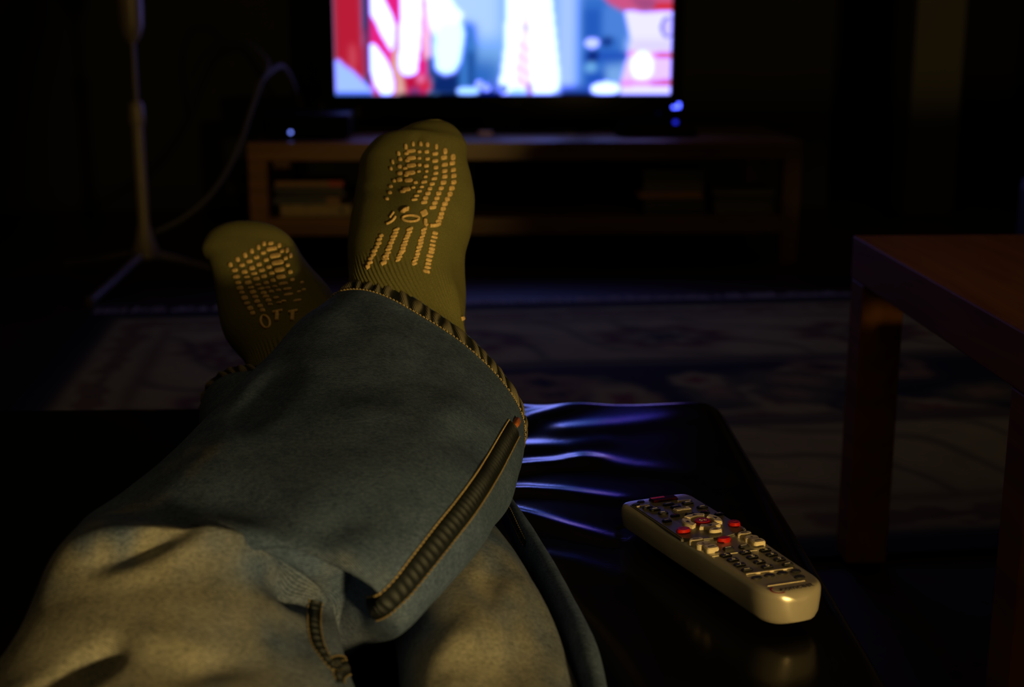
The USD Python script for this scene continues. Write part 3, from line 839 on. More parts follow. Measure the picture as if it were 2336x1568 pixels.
# right leg of the wearer (underneath), from the hem to the hip
R_rings = [
    (V3(-0.235, 1.205, 0.318), V3(-0.120, 1.170, 0.318), 0.052, 0.052),
    (V3(-0.215, 1.10, 0.300), V3(-0.075, 1.060, 0.298), 0.050, 0.055),
    (V3(-0.170, 1.01, 0.272), V3(-0.005, 0.985, 0.280), 0.040, 0.055),
    (V3(-0.105, 0.95, 0.262), V3(0.010, 0.970, 0.280), 0.046, 0.052),
    (V3(-0.055, 0.88, 0.266), atz(1103, 1216, 0.288), 0.054, 0.058),
    (V3(-0.044, 0.80, 0.262), atz(1156, 1285, 0.284), 0.058, 0.062),
    (V3(-0.038, 0.73, 0.254), atz(1232, 1412, 0.270), 0.056, 0.066),
    (V3(-0.040, 0.64, 0.240), atz(1310, 1570, 0.262), 0.038, 0.065),
    (V3(-0.030, 0.52, 0.250), V3(0.115, 0.520, 0.245), 0.032, 0.075),
    (V3(-0.010, 0.36, 0.250), V3(0.165, 0.36, 0.250), 0.052, 0.080),
    (V3(0.010, 0.14, 0.255), V3(0.215, 0.14, 0.255), 0.080, 0.082),
    (V3(0.000, 0.02, 0.255), V3(0.190, 0.02, 0.255), 0.085, 0.082),
]
R_creases = [
    ([(1090, 1300), (1120, 1340), (1130, 1400)], -0.004, 26),
    ([(1180, 1300), (1215, 1360), (1250, 1440), (1290, 1560)], 0.004, 22),
    ([(1000, 1480), (1080, 1445), (1180, 1475)], 0.004, 30),
    ([(960, 1545), (1030, 1520), (1100, 1530)], -0.004, 24),
    ([(1085, 1335), (1130, 1290), (1150, 1340)], -0.003, 24),
]
legR = Loft(R_rings, (0, 0, 1), 2.3, 420, 220, R_creases, 0.0016, 23)

# a stiff outer fold of the right trouser leg, standing off beyond a dark gap
F_rings = [
    (atz(1120, 1118, 0.296), atz(1160, 1128, 0.296), 0.006, 0.018),
    (atz(1150, 1172, 0.294), atz(1188, 1180, 0.294), 0.010, 0.024),
    (atz(1186, 1240, 0.290), atz(1236, 1250, 0.290), 0.012, 0.026),
    (atz(1232, 1322, 0.286), atz(1288, 1332, 0.286), 0.013, 0.028),
    (atz(1275, 1420, 0.282), atz(1336, 1430, 0.282), 0.013, 0.030),
    (atz(1318, 1545, 0.276), atz(1384, 1560, 0.276), 0.013, 0.032),
    (atz(1350, 1680, 0.268), atz(1420, 1700, 0.268), 0.012, 0.032),
    (V3(0.085, 0.50, 0.245), V3(0.112, 0.49, 0.245), 0.014, 0.040),
    (V3(0.120, 0.38, 0.240), V3(0.150, 0.37, 0.240), 0.012, 0.040),
]
fold = Loft(F_rings, (0, 0, 1), 2.0, 260, 90, (), 0.0012, 41)

# feet in socks
FACE = (0.05, -0.85, 0.5)


def rib(lo, hi, amp, count):
    def fn(self, px):
        v = (self.th[None, :] + np.pi / 2) / (2 * np.pi)
        win = np.clip((self.u - lo) / 0.06, 0, 1) * np.clip((hi - self.u) / 0.06, 0, 1)
        return amp * np.sin(2 * np.pi * count * v) * win[:, None]
    return fn


LF_rings = [
    (at(830, 800, 1.13), at(1078, 880, 1.09), 0.030, 0.045),
    (at(806, 715, 1.165), at(1064, 775, 1.145), 0.036, 0.060),
    (at(800, 650, 1.205), at(1044, 665, 1.165), 0.042, 0.085),
    (at(804, 600, 1.24), at(1034, 598, 1.18), 0.044, 0.080),
    (at(812, 540, 1.275), at(1046, 538, 1.20), 0.045, 0.055),
    (at(822, 485, 1.30), at(1068, 487, 1.22), 0.045, 0.045),
    (at(832, 430, 1.32), at(1072, 440, 1.237), 0.043, 0.040),
    (at(838, 385, 1.335), at(1063, 394, 1.252), 0.040, 0.036),
    (at(856, 354, 1.337), at(1055, 350, 1.268), 0.035, 0.032),
    (at(895, 325, 1.332), at(1057, 326, 1.280), 0.029, 0.028),
    (at(922, 299, 1.325), at(1047, 305, 1.290), 0.022, 0.024),
    (at(950, 280, 1.318), at(1026, 283, 1.300), 0.013, 0.015),
    (at(975, 273, 1.312), at(1002, 273, 1.306), 0.004, 0.005),
]
footL = Loft(LF_rings, FACE, 2.0, 260, 361, [([(905, 330), (880, 420), (870, 520)], -0.004, 45), ([(1000, 330), (985, 450), (960, 600)], 0.004, 60), ([(955, 300), (950, 335)], -0.0015, 12)], 0.0006, 5, rib(0.08, 0.36, 0.0006, 72))
RF_rings = [
    (at(600, 985, 1.160), at(800, 960, 1.130), 0.030, 0.045),
    (at(585, 880, 1.200), at(790, 830, 1.180), 0.034, 0.060),
    (at(556, 822, 1.235), at(782, 745, 1.215), 0.034, 0.085),
    (at(524, 786, 1.265), at(770, 698, 1.240), 0.034, 0.080),
    (at(506, 735, 1.290), at(758, 668, 1.265), 0.033, 0.060),
    (at(494, 668, 1.315), at(738, 643, 1.290), 0.031, 0.048),
    (at(479, 610, 1.335), at(712, 618, 1.310), 0.029, 0.042),
    (at(463, 577, 1.350), at(692, 590, 1.325), 0.027, 0.036),
    (at(474, 553, 1.360), at(674, 558, 1.340), 0.024, 0.030),
    (at(502, 536, 1.370), at(648, 541, 1.353), 0.018, 0.022),
    (at(535, 530, 1.375), at(618, 531, 1.367), 0.009, 0.010),
    (at(560, 528, 1.377), at(592, 528, 1.375), 0.003, 0.003),
]
footR = Loft(RF_rings, FACE, 2.3, 260, 361, [([(640, 570), (665, 640), (690, 720)], 0.006, 45), ([(690, 620), (720, 690), (740, 730)], -0.005, 40)], 0.0006, 8, rib(0.05, 0.30, 0.0006, 72))

person = thing("person", "person in faded blue jeans and olive grip socks, ankles crossed on black leather", "person", (0.0, 0.1, 0.22))

# body: one continuous figure inside the clothes
import manifold3d as m3


def manifold(v, f):
    t = trimesh.Trimesh(v, f, process=True)
    t.merge_vertices(digits_vertex=7)
    t.update_faces(t.nondegenerate_faces())
    t.remove_unreferenced_vertices()
    if t.volume < 0:
        t.invert()
    return m3.Manifold(m3.Mesh(np.asarray(t.vertices, np.float32), np.asarray(t.faces, np.uint32)))


def chain(points, radii):
    out = m3.Manifold()
    for (a, ra), (b, rb) in zip(zip(points[:-1], radii[:-1]), zip(points[1:], radii[1:])):
        out += m3.Manifold.batch_hull([m3.Manifold.sphere(ra, 20).translate(list(map(float, a))), m3.Manifold.sphere(rb, 20).translate(list(map(float, b)))])
    return out


def inner_chain(loft, us, k):
    ids = [int(round(u_ * (loft.nu - 1))) for u_ in us]
    pts = [loft.P[i].mean(0) for i in ids]
    rad = []
    for i, p_ in zip(ids, pts):
        rad.append(float(np.linalg.norm(loft.P[i] - p_, axis=1).min() * k))
    return pts, rad


pL, rL = inner_chain(legL, [0.03, 0.15, 0.3, 0.42, 0.55, 0.7, 0.85, 0.97], 0.58)
pR, rR = inner_chain(legR, [0.03, 0.12, 0.25, 0.4, 0.55, 0.7, 0.85, 0.97], 0.58)
qL, sL_ = inner_chain(footL, [0.12, 0.25, 0.42, 0.6, 0.78, 0.88], 0.72)
qR, sR_ = inner_chain(footR, [0.12, 0.25, 0.42, 0.6, 0.78, 0.88], 0.72)
body = chain([pL[0]] + qL, [min(rL[0], 0.032)] + sL_) + chain(pL, rL) + chain([pR[0]] + qR, [min(rR[0], 0.032)] + sR_) + chain(pR, rR)
body += chain([pL[-1], pR[-1]], [rL[-1], rR[-1]]) + chain([pL[-1], V3(0, -0.06, 0.26), pR[-1]], [rL[-1], 0.07, rR[-1]])
part(person, "body", body, M["skin"], smooth=True)

# jeans
vl, fl = legL.mesh((False, True))
vr, fr = legR.mesh((False, True))
vfld, ffld = fold.mesh((True, True))
hipb = trimesh.creation.icosphere(4, 1.0)
hipb.apply_scale((0.205, 0.15, 0.095))
hipb.apply_translation((0.0, 0.0, 0.252))
uv = np.vstack([legL.uv(1), legR.uv(1) + [0.7, 0.3], fold.uv(2) + [1.9, 0.1], np.asarray(hipb.vertices)[:, :2]])
def fade_and_light(loft, extra, a, b, mid):
    """Wash fading with lamp light painted in: shin and sides darker, knee upwards paler, patchy."""
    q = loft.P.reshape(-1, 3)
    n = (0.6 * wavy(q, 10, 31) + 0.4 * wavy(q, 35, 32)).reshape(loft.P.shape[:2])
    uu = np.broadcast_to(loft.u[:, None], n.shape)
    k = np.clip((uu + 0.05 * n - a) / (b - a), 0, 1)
    side = np.clip(1.15 - np.abs(loft.th - mid)[None, :] / 1.5, 0.12, 1)      # front paler by wear, sides darkened as painted shade
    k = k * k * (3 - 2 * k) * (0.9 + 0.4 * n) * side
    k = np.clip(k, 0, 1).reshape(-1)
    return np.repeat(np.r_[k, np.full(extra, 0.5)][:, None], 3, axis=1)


jeans = part(person, "jeans", cat((vl, fl), (vr, fr), (vfld, ffld), (np.asarray(hipb.vertices), np.asarray(hipb.faces))), M["denim"], smooth=True, uv=uv, color=np.concatenate([fade_and_light(legL, 1, 0.265, 0.385, 1.9), fade_and_light(legR, 1, 0.25, 0.36, 1.6), np.full((len(vfld), 3), 0.04), np.full((len(hipb.vertices), 3), 0.5)]))


def band(loft, u0, u1, j0, j1, lift, pucker, rows=12, cols=420, angle=6.0, period=0.0128, edge=0.0):
    """A strip of cloth lying on the loft between two lines of constant u, with slanting puckers."""
    from scipy.ndimage import map_coordinates
    uu = np.linspace(u0, u1, rows)
    jj = np.linspace(j0, j1, cols)
    I, J = np.meshgrid(uu * (loft.nu - 1), jj, indexing="ij")
    P = np.stack([map_coordinates(loft.P[..., k], [I, J], order=1) for k in range(3)], -1)
    N = np.stack([map_coordinates(loft.N[..., k], [I, J], order=1) for k in range(3)], -1)
    s = np.concatenate([[0], np.cumsum(np.linalg.norm(np.diff(P[rows // 2], axis=0), axis=-1))])
    t = (I / (loft.nu - 1) - u0) * loft.length
    ph = 2 * np.pi * (s[None, :] / period + t / 0.013 * 0.5) + 1.6 * np.sin(s[None, :] * 97) + 0.8 * np.sin(s[None, :] * 231 + t * 300)
    prof = np.clip(np.sin(np.pi * np.linspace(0, 1, rows)), 0, 1) ** 0.5
    dsp = lift * prof + pucker * np.cos(ph) * prof[:, None].T if False else (lift * prof)[:, None] + pucker * np.cos(ph) * prof[:, None]
    P = P + N * (dsp - 0.0004)[..., None]
    idx = np.arange(rows * cols).reshape(rows, cols)
    q = np.stack([idx[:-1, :-1], idx[1:, :-1], idx[1:, 1:], idx[:-1, 1:]], -1).reshape(-1, 4)
    f = np.vstack([q[:, [0, 1, 2]], q[:, [0, 2, 3]]])
    v = P.reshape(-1, 3)
    n = np.cross(v[f[:, 1]] - v[f[:, 0]], v[f[:, 2]] - v[f[:, 0]])
    if (n * N.reshape(-1, 3)[f[:, 0]]).sum() < 0:
        f = f[:, ::-1]
    uv_ = np.stack([np.broadcast_to(s[None, :], t.shape), t], -1).reshape(-1, 2)
    return (v, f), uv_, np.cos(ph).reshape(-1)


hem_mat = usdkit.material(stage, "/World/Looks/worn_hem_denim", {
    "a": ("attribute", {"attribute": "displayColor"}), "u": ("uvmap", {"attribute": "st"}),
    "rot": ("vector_rotate", {"rotate_type": "z_axis", "angle": 0.75}),
    "w": ("wave_texture", {"wave_type": "bands", "bands_direction": "y", "scale": 230.0, "distortion": 0.6, "detail": 1.0}),
    "n": ("noise_texture", {"scale": 500.0, "detail": 3.0}),
    "r": ("rgb_ramp", {"ramp": [(0.25, (0.18, 0.20, 0.24)), (0.6, (1, 1, 1))]}),
    "mx": ("mix", {"mix_type": "multiply", "fac": 0.85}),
    "bp": ("bump", {"strength": 1.0, "distance": 0.0005}),
    "p": ("principled_bsdf", {"roughness": 0.95, "specular_ior_level": 0.1})},
    [("u.UV", "rot.vector"), ("rot.vector", "w.vector"), ("w.fac", "r.fac"), ("a.color", "mx.color1"), ("r.color", "mx.color2"), ("mx.color", "p.base_color"), ("w.fac", "bp.height"), ("bp.normal", "p.normal")], surface="p.BSDF")


def wear(ph):
    """Indigo left in the hollows of the puckers, worn to pale thread on their crests."""
    k = 1 / (1 + np.exp(-(ph - 0.05) * 5))
    return np.outer(1 - k, (0.018, 0.026, 0.036)) + np.outer(k, (0.34, 0.33, 0.26))


hemL, huv, hph = band(legL, 0.0, 0.0165 / legL.length, 4, legL.nv - 5, 0.0022, 0.0011, 14, 700)
hem_p = part(jeans, "hem", hemL, hem_mat, smooth=True, uv=huv, color=wear(hph), label="worn puckered hem with pale crests")
hemR, huv, hph = band(legR, 0.0, 0.0145 / legR.length, 4, legR.nv - 5, 0.0022, 0.0011, 10, 500)
part(jeans, "hem", hemR, hem_mat, smooth=True, uv=huv, color=wear(hph))
# dark inside of the hem: a turned-in lining
inn = legL.P[:30] - legL.N[:30] * 0.0025
idx = np.arange(30 * legL.nv).reshape(30, legL.nv)
q = np.stack([idx[:-1, :-1], idx[1:, :-1], idx[1:, 1:], idx[:-1, 1:]], -1).reshape(-1, 4)
part(jeans, "hem_lining", (inn.reshape(-1, 3), q), mat("denim_inside", (0.10, 0.11, 0.11), 0.95, var=0.2, scale=300), smooth=True)


def stitches(pos, nrm, radius=0.00035, pitch=0.0034, fill=0.72):
    """Thread lying in short stitches along a line on the cloth."""
    d_ = np.linalg.norm(np.diff(pos, axis=0), axis=1)
    s = np.r_[0, np.cumsum(d_)]
    out = []
    fp = [np.interp(np.arange(0, s[-1], pitch / 6), s, pos[:, k]) for k in range(3)]
    fn = [np.interp(np.arange(0, s[-1], pitch / 6), s, nrm[:, k]) for k in range(3)]
    p_, n_ = np.stack(fp, -1), np.stack(fn, -1)
    for k in range(0, len(p_) - 6, 6):
        seg, nn = p_[k:k + 5], n_[k:k + 5]
        arc = np.array([-0.2, 0.9, 1.2, 0.9, -0.2]) * radius
        out.append(tube(seg + nn * arc[:, None], radius * np.array([0.8, 1, 1.05, 1, 0.8]), 6))
    return cat(*out)


def on_loft_u(loft, u, j0, j1, off=0.0):
    i = int(round(u * (loft.nu - 1)))
    j = np.arange(j0, j1)
    return loft.P[i, j] + loft.N[i, j] * off, loft.N[i, j]


p_, n_ = on_loft_u(legL, 0.0172 / legL.length, 6, legL.nv - 6, 0.0003)
part(jeans, "hem_stitching", stitches(p_, n_, 0.00055, 0.0036, 0.8), M["thread"], smooth=True, kind="stuff", label="pale tan hem stitching")


def seam_strip(loft, pts, width, lift, pucker, n=260, rows=14, period=0.006):
    """A felled seam: a raised puckered strip that follows a line on the cloth."""
    found = loft.find(curve(pts, n))
    P = np.array([f_[0] for f_ in found])
    N = np.array([f_[1] for f_ in found])
    from scipy.ndimage import gaussian_filter1d
    P = gaussian_filter1d(P, 4, axis=0)
    N = gaussian_filter1d(N, 4, axis=0)
    N /= np.linalg.norm(N, axis=1, keepdims=True)
    T = np.gradient(P, axis=0)
    T /= np.linalg.norm(T, axis=1, keepdims=True)
    S = np.cross(T, N)
    S /= np.linalg.norm(S, axis=1, keepdims=True)
    flat = loft.P.reshape(-1, 3)
    from scipy.spatial import cKDTree
    tree = cKDTree(flat)
    fn = loft.N.reshape(-1, 3)
    w = np.linspace(-1, 1, rows)
    s = np.r_[0, np.cumsum(np.linalg.norm(np.diff(P, axis=0), axis=1))]
    G = P[:, None] + S[:, None] * (w * width / 2)[None, :, None]
    dd, ii = tree.query(G.reshape(-1, 3), k=4)
    base, bn = flat[ii].mean(1).reshape(G.shape), fn[ii].mean(1).reshape(G.shape)
    off = ((base - G) * bn).sum(-1, keepdims=True)
    G = G + bn * off
    prof = np.clip(1 - np.abs(w) ** 6, 0, 1)
    ph = 2 * np.pi * s / period
    amp = pucker * np.exp(-(w / 0.55) ** 2)
    G = G + bn * ((lift * prof)[None, :] + np.cos(ph[:, None] + 0.8 * w[None, :]) * amp[None, :] * 1.0 - 0.0003)[..., None]
    idx = np.arange(n * rows).reshape(n, rows)
    q = np.stack([idx[:-1, :-1], idx[1:, :-1], idx[1:, 1:], idx[:-1, 1:]], -1).reshape(-1, 4)
    f = np.vstack([q[:, [0, 1, 2]], q[:, [0, 2, 3]]])
    v = G.reshape(-1, 3)
    nn = np.cross(v[f[:, 1]] - v[f[:, 0]], v[f[:, 2]] - v[f[:, 0]])
    if (nn * bn.reshape(-1, 3)[f[:, 0]]).sum() < 0:
        f = f[:, ::-1]
    cen = np.exp(-(w / 0.4) ** 2)[None, :] * (0.5 + 0.5 * np.cos(ph))[:, None] * 1.6 - 0.8
    uv_ = np.stack([np.broadcast_to(s[:, None], cen.shape), np.broadcast_to((w * width)[None, :], cen.shape)], -1)
    side = [(G[:, 0] + bn[:, 0] * 0.0005, bn[:, 0]), (G[:, -1] + bn[:, -1] * 0.0005, bn[:, -1])]
    return (v, f), uv_.reshape(-1, 2), cen.reshape(-1), side


def seam_wear(c):
    k = np.clip((c + 0.8) / 1.6, 0, 1)
    return np.outer(1 - k, (0.020, 0.028, 0.042)) + np.outer(k, (0.15, 0.185, 0.24))


SL = [(1176, 972), (1160, 1000), (1120, 1072), (1072, 1145), (1012, 1222), (955, 1295), (905, 1355), (862, 1388), (838, 1392)]
sm_, suv, sc, side = seam_strip(legL, SL, 0.0150, 0.0016, 0.0009)
part(jeans, "side_seam", sm_, hem_mat, smooth=True, uv=suv, color=seam_wear(sc), label="puckered felled seam down the upper trouser leg")
for k, (pp, nn) in enumerate(side):
    part(jeans, "seam_stitching", stitches(pp, nn, 0.0006, 0.0036), M["thread"] if k else M["thread_dull"], smooth=True, kind="stuff", label="pale tan seam stitching")
SK = [(722, 1368), (716, 1412), (722, 1460), (742, 1500), (768, 1540), (780, 1566)]
sm_, suv, sc, side = seam_strip(legL, SK, 0.0085, 0.0014, 0.0006, 160, 12)
part(jeans, "side_seam", sm_, hem_mat, smooth=True, uv=suv, color=seam_wear(sc))
for pp, nn in side:
    part(jeans, "seam_stitching", stitches(pp, nn, 0.0004, 0.0034), M["thread_dull"], smooth=True, kind="stuff")
SR = [(1146, 1140), (1164, 1172), (1182, 1210), (1200, 1246)]
sm_, suv, sc, side = seam_strip(fold, SR, 0.0050, 0.0010, 0.0003, 120, 10)
part(jeans, "side_seam", sm_, hem_mat, smooth=True, uv=suv, color=seam_wear(sc))
for pp, nn in side:
    part(jeans, "seam_stitching", stitches(pp, nn, 0.0004, 0.0034), M["thread_dull"], smooth=True, kind="stuff")
# ------------------------------------------------------------------ socks with grip print
def sock(loft, label):
    v, f = loft.mesh((True, True))
    return part(person, "sock", (v, f), M["sock"], smooth=True, label=label)


sockL = sock(footL, "olive sock on the raised foot, grip print on its instep")
sockR = sock(footR, "olive sock on the lower foot at the left")


def pad(loft, x, y, w, h, ang, height=0.0011, n=9, power=3.0):
    """One raised rubber pad of the print: w by h pixels wide as pictured, ang turns it."""
    P, N, i, j = loft.find([(x, y)])[0]
    gu = loft.P[min(i + 1, loft.nu - 1), j] - loft.P[max(i - 1, 0), j]
    a0 = np.array([math.cos(ang), math.sin(ang)])
    b0 = np.array([-math.sin(ang), math.cos(ang)])
    ring = []
    for k in range(n):
        t = 2 * math.pi * k / n
        e = a0 * math.copysign(abs(math.cos(t)) ** (2 / power), math.cos(t)) * w / 2 + b0 * math.copysign(abs(math.sin(t)) ** (2 / power), math.sin(t)) * h / 2
        dr = ray(x + e[0], y + e[1])
        den = dr @ N
        q = CAM + dr * (((P - CAM) @ N) / den) if abs(den) > 0.12 else P
        off = q - P
        ln = np.linalg.norm(off)
        if ln > 0.009:
            q = P + off * 0.009 / ln
        ring.append(q)
    ring = np.array(ring)
    c = ring.mean(0)
    v = np.vstack([ring - N * 0.0012, ring + N * height * 0.7, c + (ring - c) * 0.7 + N * height * 1.15, [c + N * height * 1.25]])
    f = []
    for r_ in range(2):
        for k in range(n):
            a, b = r_ * n + k, r_ * n + (k + 1) % n
            f += [(a, b, b + n), (a, b + n, a + n)]
    f += [(2 * n + k, 2 * n + (k + 1) % n, 3 * n) for k in range(n)]
    f = np.array(f)
    nn = np.cross(v[f[-1][1]] - v[f[-1][0]], v[f[-1][2]] - v[f[-1][0]])
    return (v, f if nn @ N > 0 else f[:, ::-1])


part(jeans, "bar_tack", pad(legL, 1176, 966, 12, 40, 0.35, 0.0030, 12), M["orange_thread"], smooth=40, label="rust coloured tack at the hem")
S6 = 700 / 1829.0
c6 = lambda x, y: (440 + x * S6, 240 + y * S6)
S3 = 340 / 1333.0
c3 = lambda x, y: (780 + x * S3, 250 + y * S3)
S2 = 380 / 1568.0
c2 = lambda x, y: (420 + x * S2, 500 + y * S2)

dotsL = []      # (x, y, w, h) in the third close-up's pixels
for col in ([(992, 428, 44, 54), (985, 482, 52, 36), (995, 542, 48, 36), (998, 595, 50, 38), (998, 652, 50, 40), (980, 706, 52, 44), (964, 758, 48, 44), (940, 804, 46, 42), (918, 846, 56, 40), (902, 890, 50, 38), (888, 934, 50, 36), (878, 968, 52, 36), (862, 1004, 54, 38)],
            [(922, 375, 40, 54), (912, 432, 60, 38), (918, 496, 58, 34), (918, 552, 52, 34), (918, 602, 52, 34), (906, 655, 56, 38), (886, 706, 50, 32), (864, 752, 50, 36), (848, 796, 50, 32), (830, 838, 54, 32), (812, 878, 66, 32)],
            [(845, 335, 30, 46), (834, 398, 56, 32), (833, 462, 58, 30), (840, 521, 46, 32), (838, 572, 48, 26), (825, 620, 54, 26), (806, 668, 50, 28), (786, 710, 46, 28), (768, 752, 52, 32), (748, 794, 52, 32), (735, 832, 60, 30)],
            [(765, 316, 34, 40), (758, 380, 44, 30), (765, 444, 44, 26), (755, 505, 48, 28), (758, 555, 32, 20), (748, 604, 36, 20), (735, 650, 56, 24), (715, 694, 40, 18), (694, 734, 44, 20), (668, 774, 48, 18), (650, 808, 56, 18)],
            [(705, 310, 32, 40), (694, 380, 36, 26), (692, 438, 36, 22), (694, 498, 36, 24), (690, 556, 34, 18), (660, 655, 40, 22), (640, 700, 36, 16)],
            [(638, 310, 28, 40), (620, 372, 80, 30), (622, 436, 84, 34), (622, 502, 84, 34), (610, 568, 92, 36), (598, 634, 76, 34), (580, 716, 70, 32), (545, 735, 50, 24)],
            [(573, 335, 30, 50), (578, 395, 40, 26), (586, 458, 44, 26), (566, 528, 40, 22), (575, 590, 40, 24), (518, 512, 40, 32), (520, 572, 48, 32), (516, 630, 50, 34), (522, 445, 34, 36), (508, 395, 28, 40)],
            [(455, 470, 24, 40), (440, 530, 24, 34), (438, 690, 34, 24), (430, 745, 36, 24), (470, 640, 30, 26), (405, 800, 34, 24)]):
    dotsL += [(c3(x, y), w * S3, h * S3) for x, y, w, h in col]
for p, w, h in dotsL:
    part(sockL, "grip_dot", pad(footL, p[0], p[1], w, h, -0.12), M["grip"], smooth=40)
# marks of the print at mid instep: a ring with a serif, a square, a bracket, a slanted pair
def ribbon(loft, pts, r=0.0011, flat=0.6):
    fnd = loft.find(curve(pts, max(8, 5 * len(pts))))
    return tube(np.array([f_[0] + f_[1] * r * 0.3 for f_ in fnd]), r, 8)


ringpts = [c3(616 + 74 * math.cos(t), 976 + 27 * math.sin(t)) for t in np.linspace(0, 2 * math.pi, 25)]
fr_ = footL.find(ringpts)
part(sockL, "grip_mark", tube(np.array([f_[0] + f_[1] * 0.0003 for f_ in fr_]), 0.0012, 8), M["grip"], smooth=True, label="printed ring shaped letter")
part(sockL, "grip_mark", ribbon(footL, [c3(545, 925), c3(560, 905), c3(600, 893)], 0.0022), M["grip"], smooth=True)
part(sockL, "grip_mark", pad(footL, *c3(735, 928), 62 * S3, 52 * S3, -0.5, n=12, power=6), M["grip"], smooth=40)
part(sockL, "grip_mark", ribbon(footL, [c3(745, 985), c3(745, 1020), c3(765, 1042)], 0.0018), M["grip"], smooth=True)
part(sockL, "grip_mark", ribbon(footL, [c3(785, 1042), c3(830, 1040), c3(872, 1022)], 0.0019), M["grip"], smooth=True)
part(sockL, "grip_mark", ribbon(footL, [c3(465, 920), c3(430, 970)], 0.0010), M["grip"], smooth=True)
part(sockL, "grip_mark", ribbon(footL, [c3(480, 960), c3(450, 1000), c3(400, 1025)], 0.0012), M["grip"], smooth=True)
for (x0, y0), (x1, y1), wd, cnt in (((832, 1110), (755, 1450), 66, 11), ((735, 1075), (648, 1385), 60, 11), ((610, 1072), (505, 1352), 66, 11), ((490, 1078), (372, 1370), 64, 11), ((355, 1130), (235, 1405), 54, 9)):
    for k in range(cnt):
        t = k / (cnt - 1)
        x, y = x0 + (x1 - x0) * t + random.uniform(-4, 4), y0 + (y1 - y0) * t + random.uniform(-3, 3)
        hgt = 22 + 12 * random.random()
        part(sockL, "grip_bar", pad(footL, *c3(x, y), wd * S3 * random.uniform(0.8, 1.05), hgt * S3, -0.45 if x0 < 760 else 0.25, n=8), M["grip"], smooth=40)
# second print near the ankle edge
part(sockL, "ankle_print", cat(*[pad(footL, x, y, w, h, 1.25, 0.0010, 10) for x, y, w, h in ((1053, 728, 10, 16), (1052, 748, 12, 18), (1056, 768, 14, 18), (1061, 788, 12, 16))]), M["grip"], smooth=True)

dotsR = [(437, 432, 38, 46), (505, 382, 42, 44), (575, 342, 40, 48), (637, 303, 40, 44), (700, 268, 36, 44), (752, 234, 38, 40), (815, 230, 52, 30), (895, 250, 40, 40),
         (478, 483, 58, 34), (547, 436, 54, 32), (615, 400, 60, 32), (682, 362, 54, 32), (746, 320, 52, 28), (825, 282, 104, 34), (920, 303, 44, 28), (968, 295, 36, 44),
         (494, 545, 66, 34), (570, 498, 58, 36), (640, 462, 56, 38), (706, 428, 54, 34), (772, 386, 52, 32), (858, 345, 110, 40), (955, 370, 42, 30), (1002, 345, 34, 40),
         (510, 600, 54, 32), (592, 546, 54, 20), (660, 514, 60, 26), (732, 484, 62, 30), (798, 452, 54, 30), (880, 410, 118, 40), (975, 435, 44, 28),
         (528, 652, 64, 40), (605, 600, 66, 38), (682, 563, 62, 34), (753, 540, 56, 34), (825, 510, 54, 28), (898, 478, 100, 40), (1000, 500, 46, 32),
         (546, 695, 48, 30), (632, 648, 58, 26), (700, 622, 58, 22), (775, 604, 52, 32), (838, 580, 50, 34), (912, 545, 90, 38), (1020, 575, 44, 30),
         (572, 745, 62, 44), (650, 690, 62, 38), (728, 658, 66, 24), (790, 650, 50, 20), (855, 638, 50, 20), (935, 610, 90, 30),
         (596, 795, 58, 30), (672, 735, 56, 30), (752, 698, 56, 32), (824, 685, 46, 26), (890, 672, 46, 24), (975, 660, 80, 22),
         (625, 842, 56, 42), (690, 778, 54, 36), (773, 732, 62, 28), (868, 742, 54, 24), (985, 712, 90, 24),
         (648, 888, 46, 40), (718, 820, 54, 34), (796, 768, 56, 32), (895, 790, 52, 18), (1065, 768, 80, 20), (740, 860, 50, 36), (812, 806, 46, 22), (940, 775, 50, 20), (1110, 600, 34, 24), (1125, 668, 40, 20), (1080, 688, 40, 20)]
for x, y, w, h in dotsR:
    part(sockR, "grip_dot", pad(footR, *c2(x, y), w * S2, h * S2, -0.15), M["grip"], smooth=40)
op = [c2(766 + 42 * math.cos(t) + 12 * math.sin(t), 968 + 58 * math.sin(t)) for t in np.linspace(0, 2 * math.pi, 25)]
fo = footR.find(op)
part(sockR, "grip_mark", tube(np.array([f_[0] + f_[1] * 0.0003 for f_ in fo]), 0.0012, 8), M["grip"], smooth=True, label="printed ring shaped letter")
for dx in (885, 1030):
    part(sockR, "grip_mark", ribbon(footR, [c2(dx - 45, 880), c2(dx + 40, 862)], 0.0016), M["grip"], smooth=True)
    part(sockR, "grip_mark", ribbon(footR, [c2(dx - 5, 872), c2(dx - 12, 960)], 0.0019), M["grip"], smooth=True)

# ------------------------------------------------------------------ remote control
OZ = 0.270
RAX = np.array([-0.34, 0.94, 0.0])
RAX /= np.linalg.norm(RAX)
RBX = np.array([RAX[1], -RAX[0], 0.0])
RORG = np.array([0.235, 0.845, 0.0]) - RBX * 0.011
TILT = 0.012
RZ = OZ - 0.001


def rl(w, s, z):
    """Remote's own coordinates (across, along from the near end, above the cushion; millimetres) to the room."""
    w, s, z = np.asarray(w, float) / 1000, np.asarray(s, float) / 1000, np.asarray(z, float) / 1000 - (np.asarray(s, float) - 95) * TILT / 1000
    return RORG + w[..., None] * RBX + s[..., None] * RAX + (z + RZ)[..., None] * np.array([0, 0, 1.0])


RTOP = 26.5


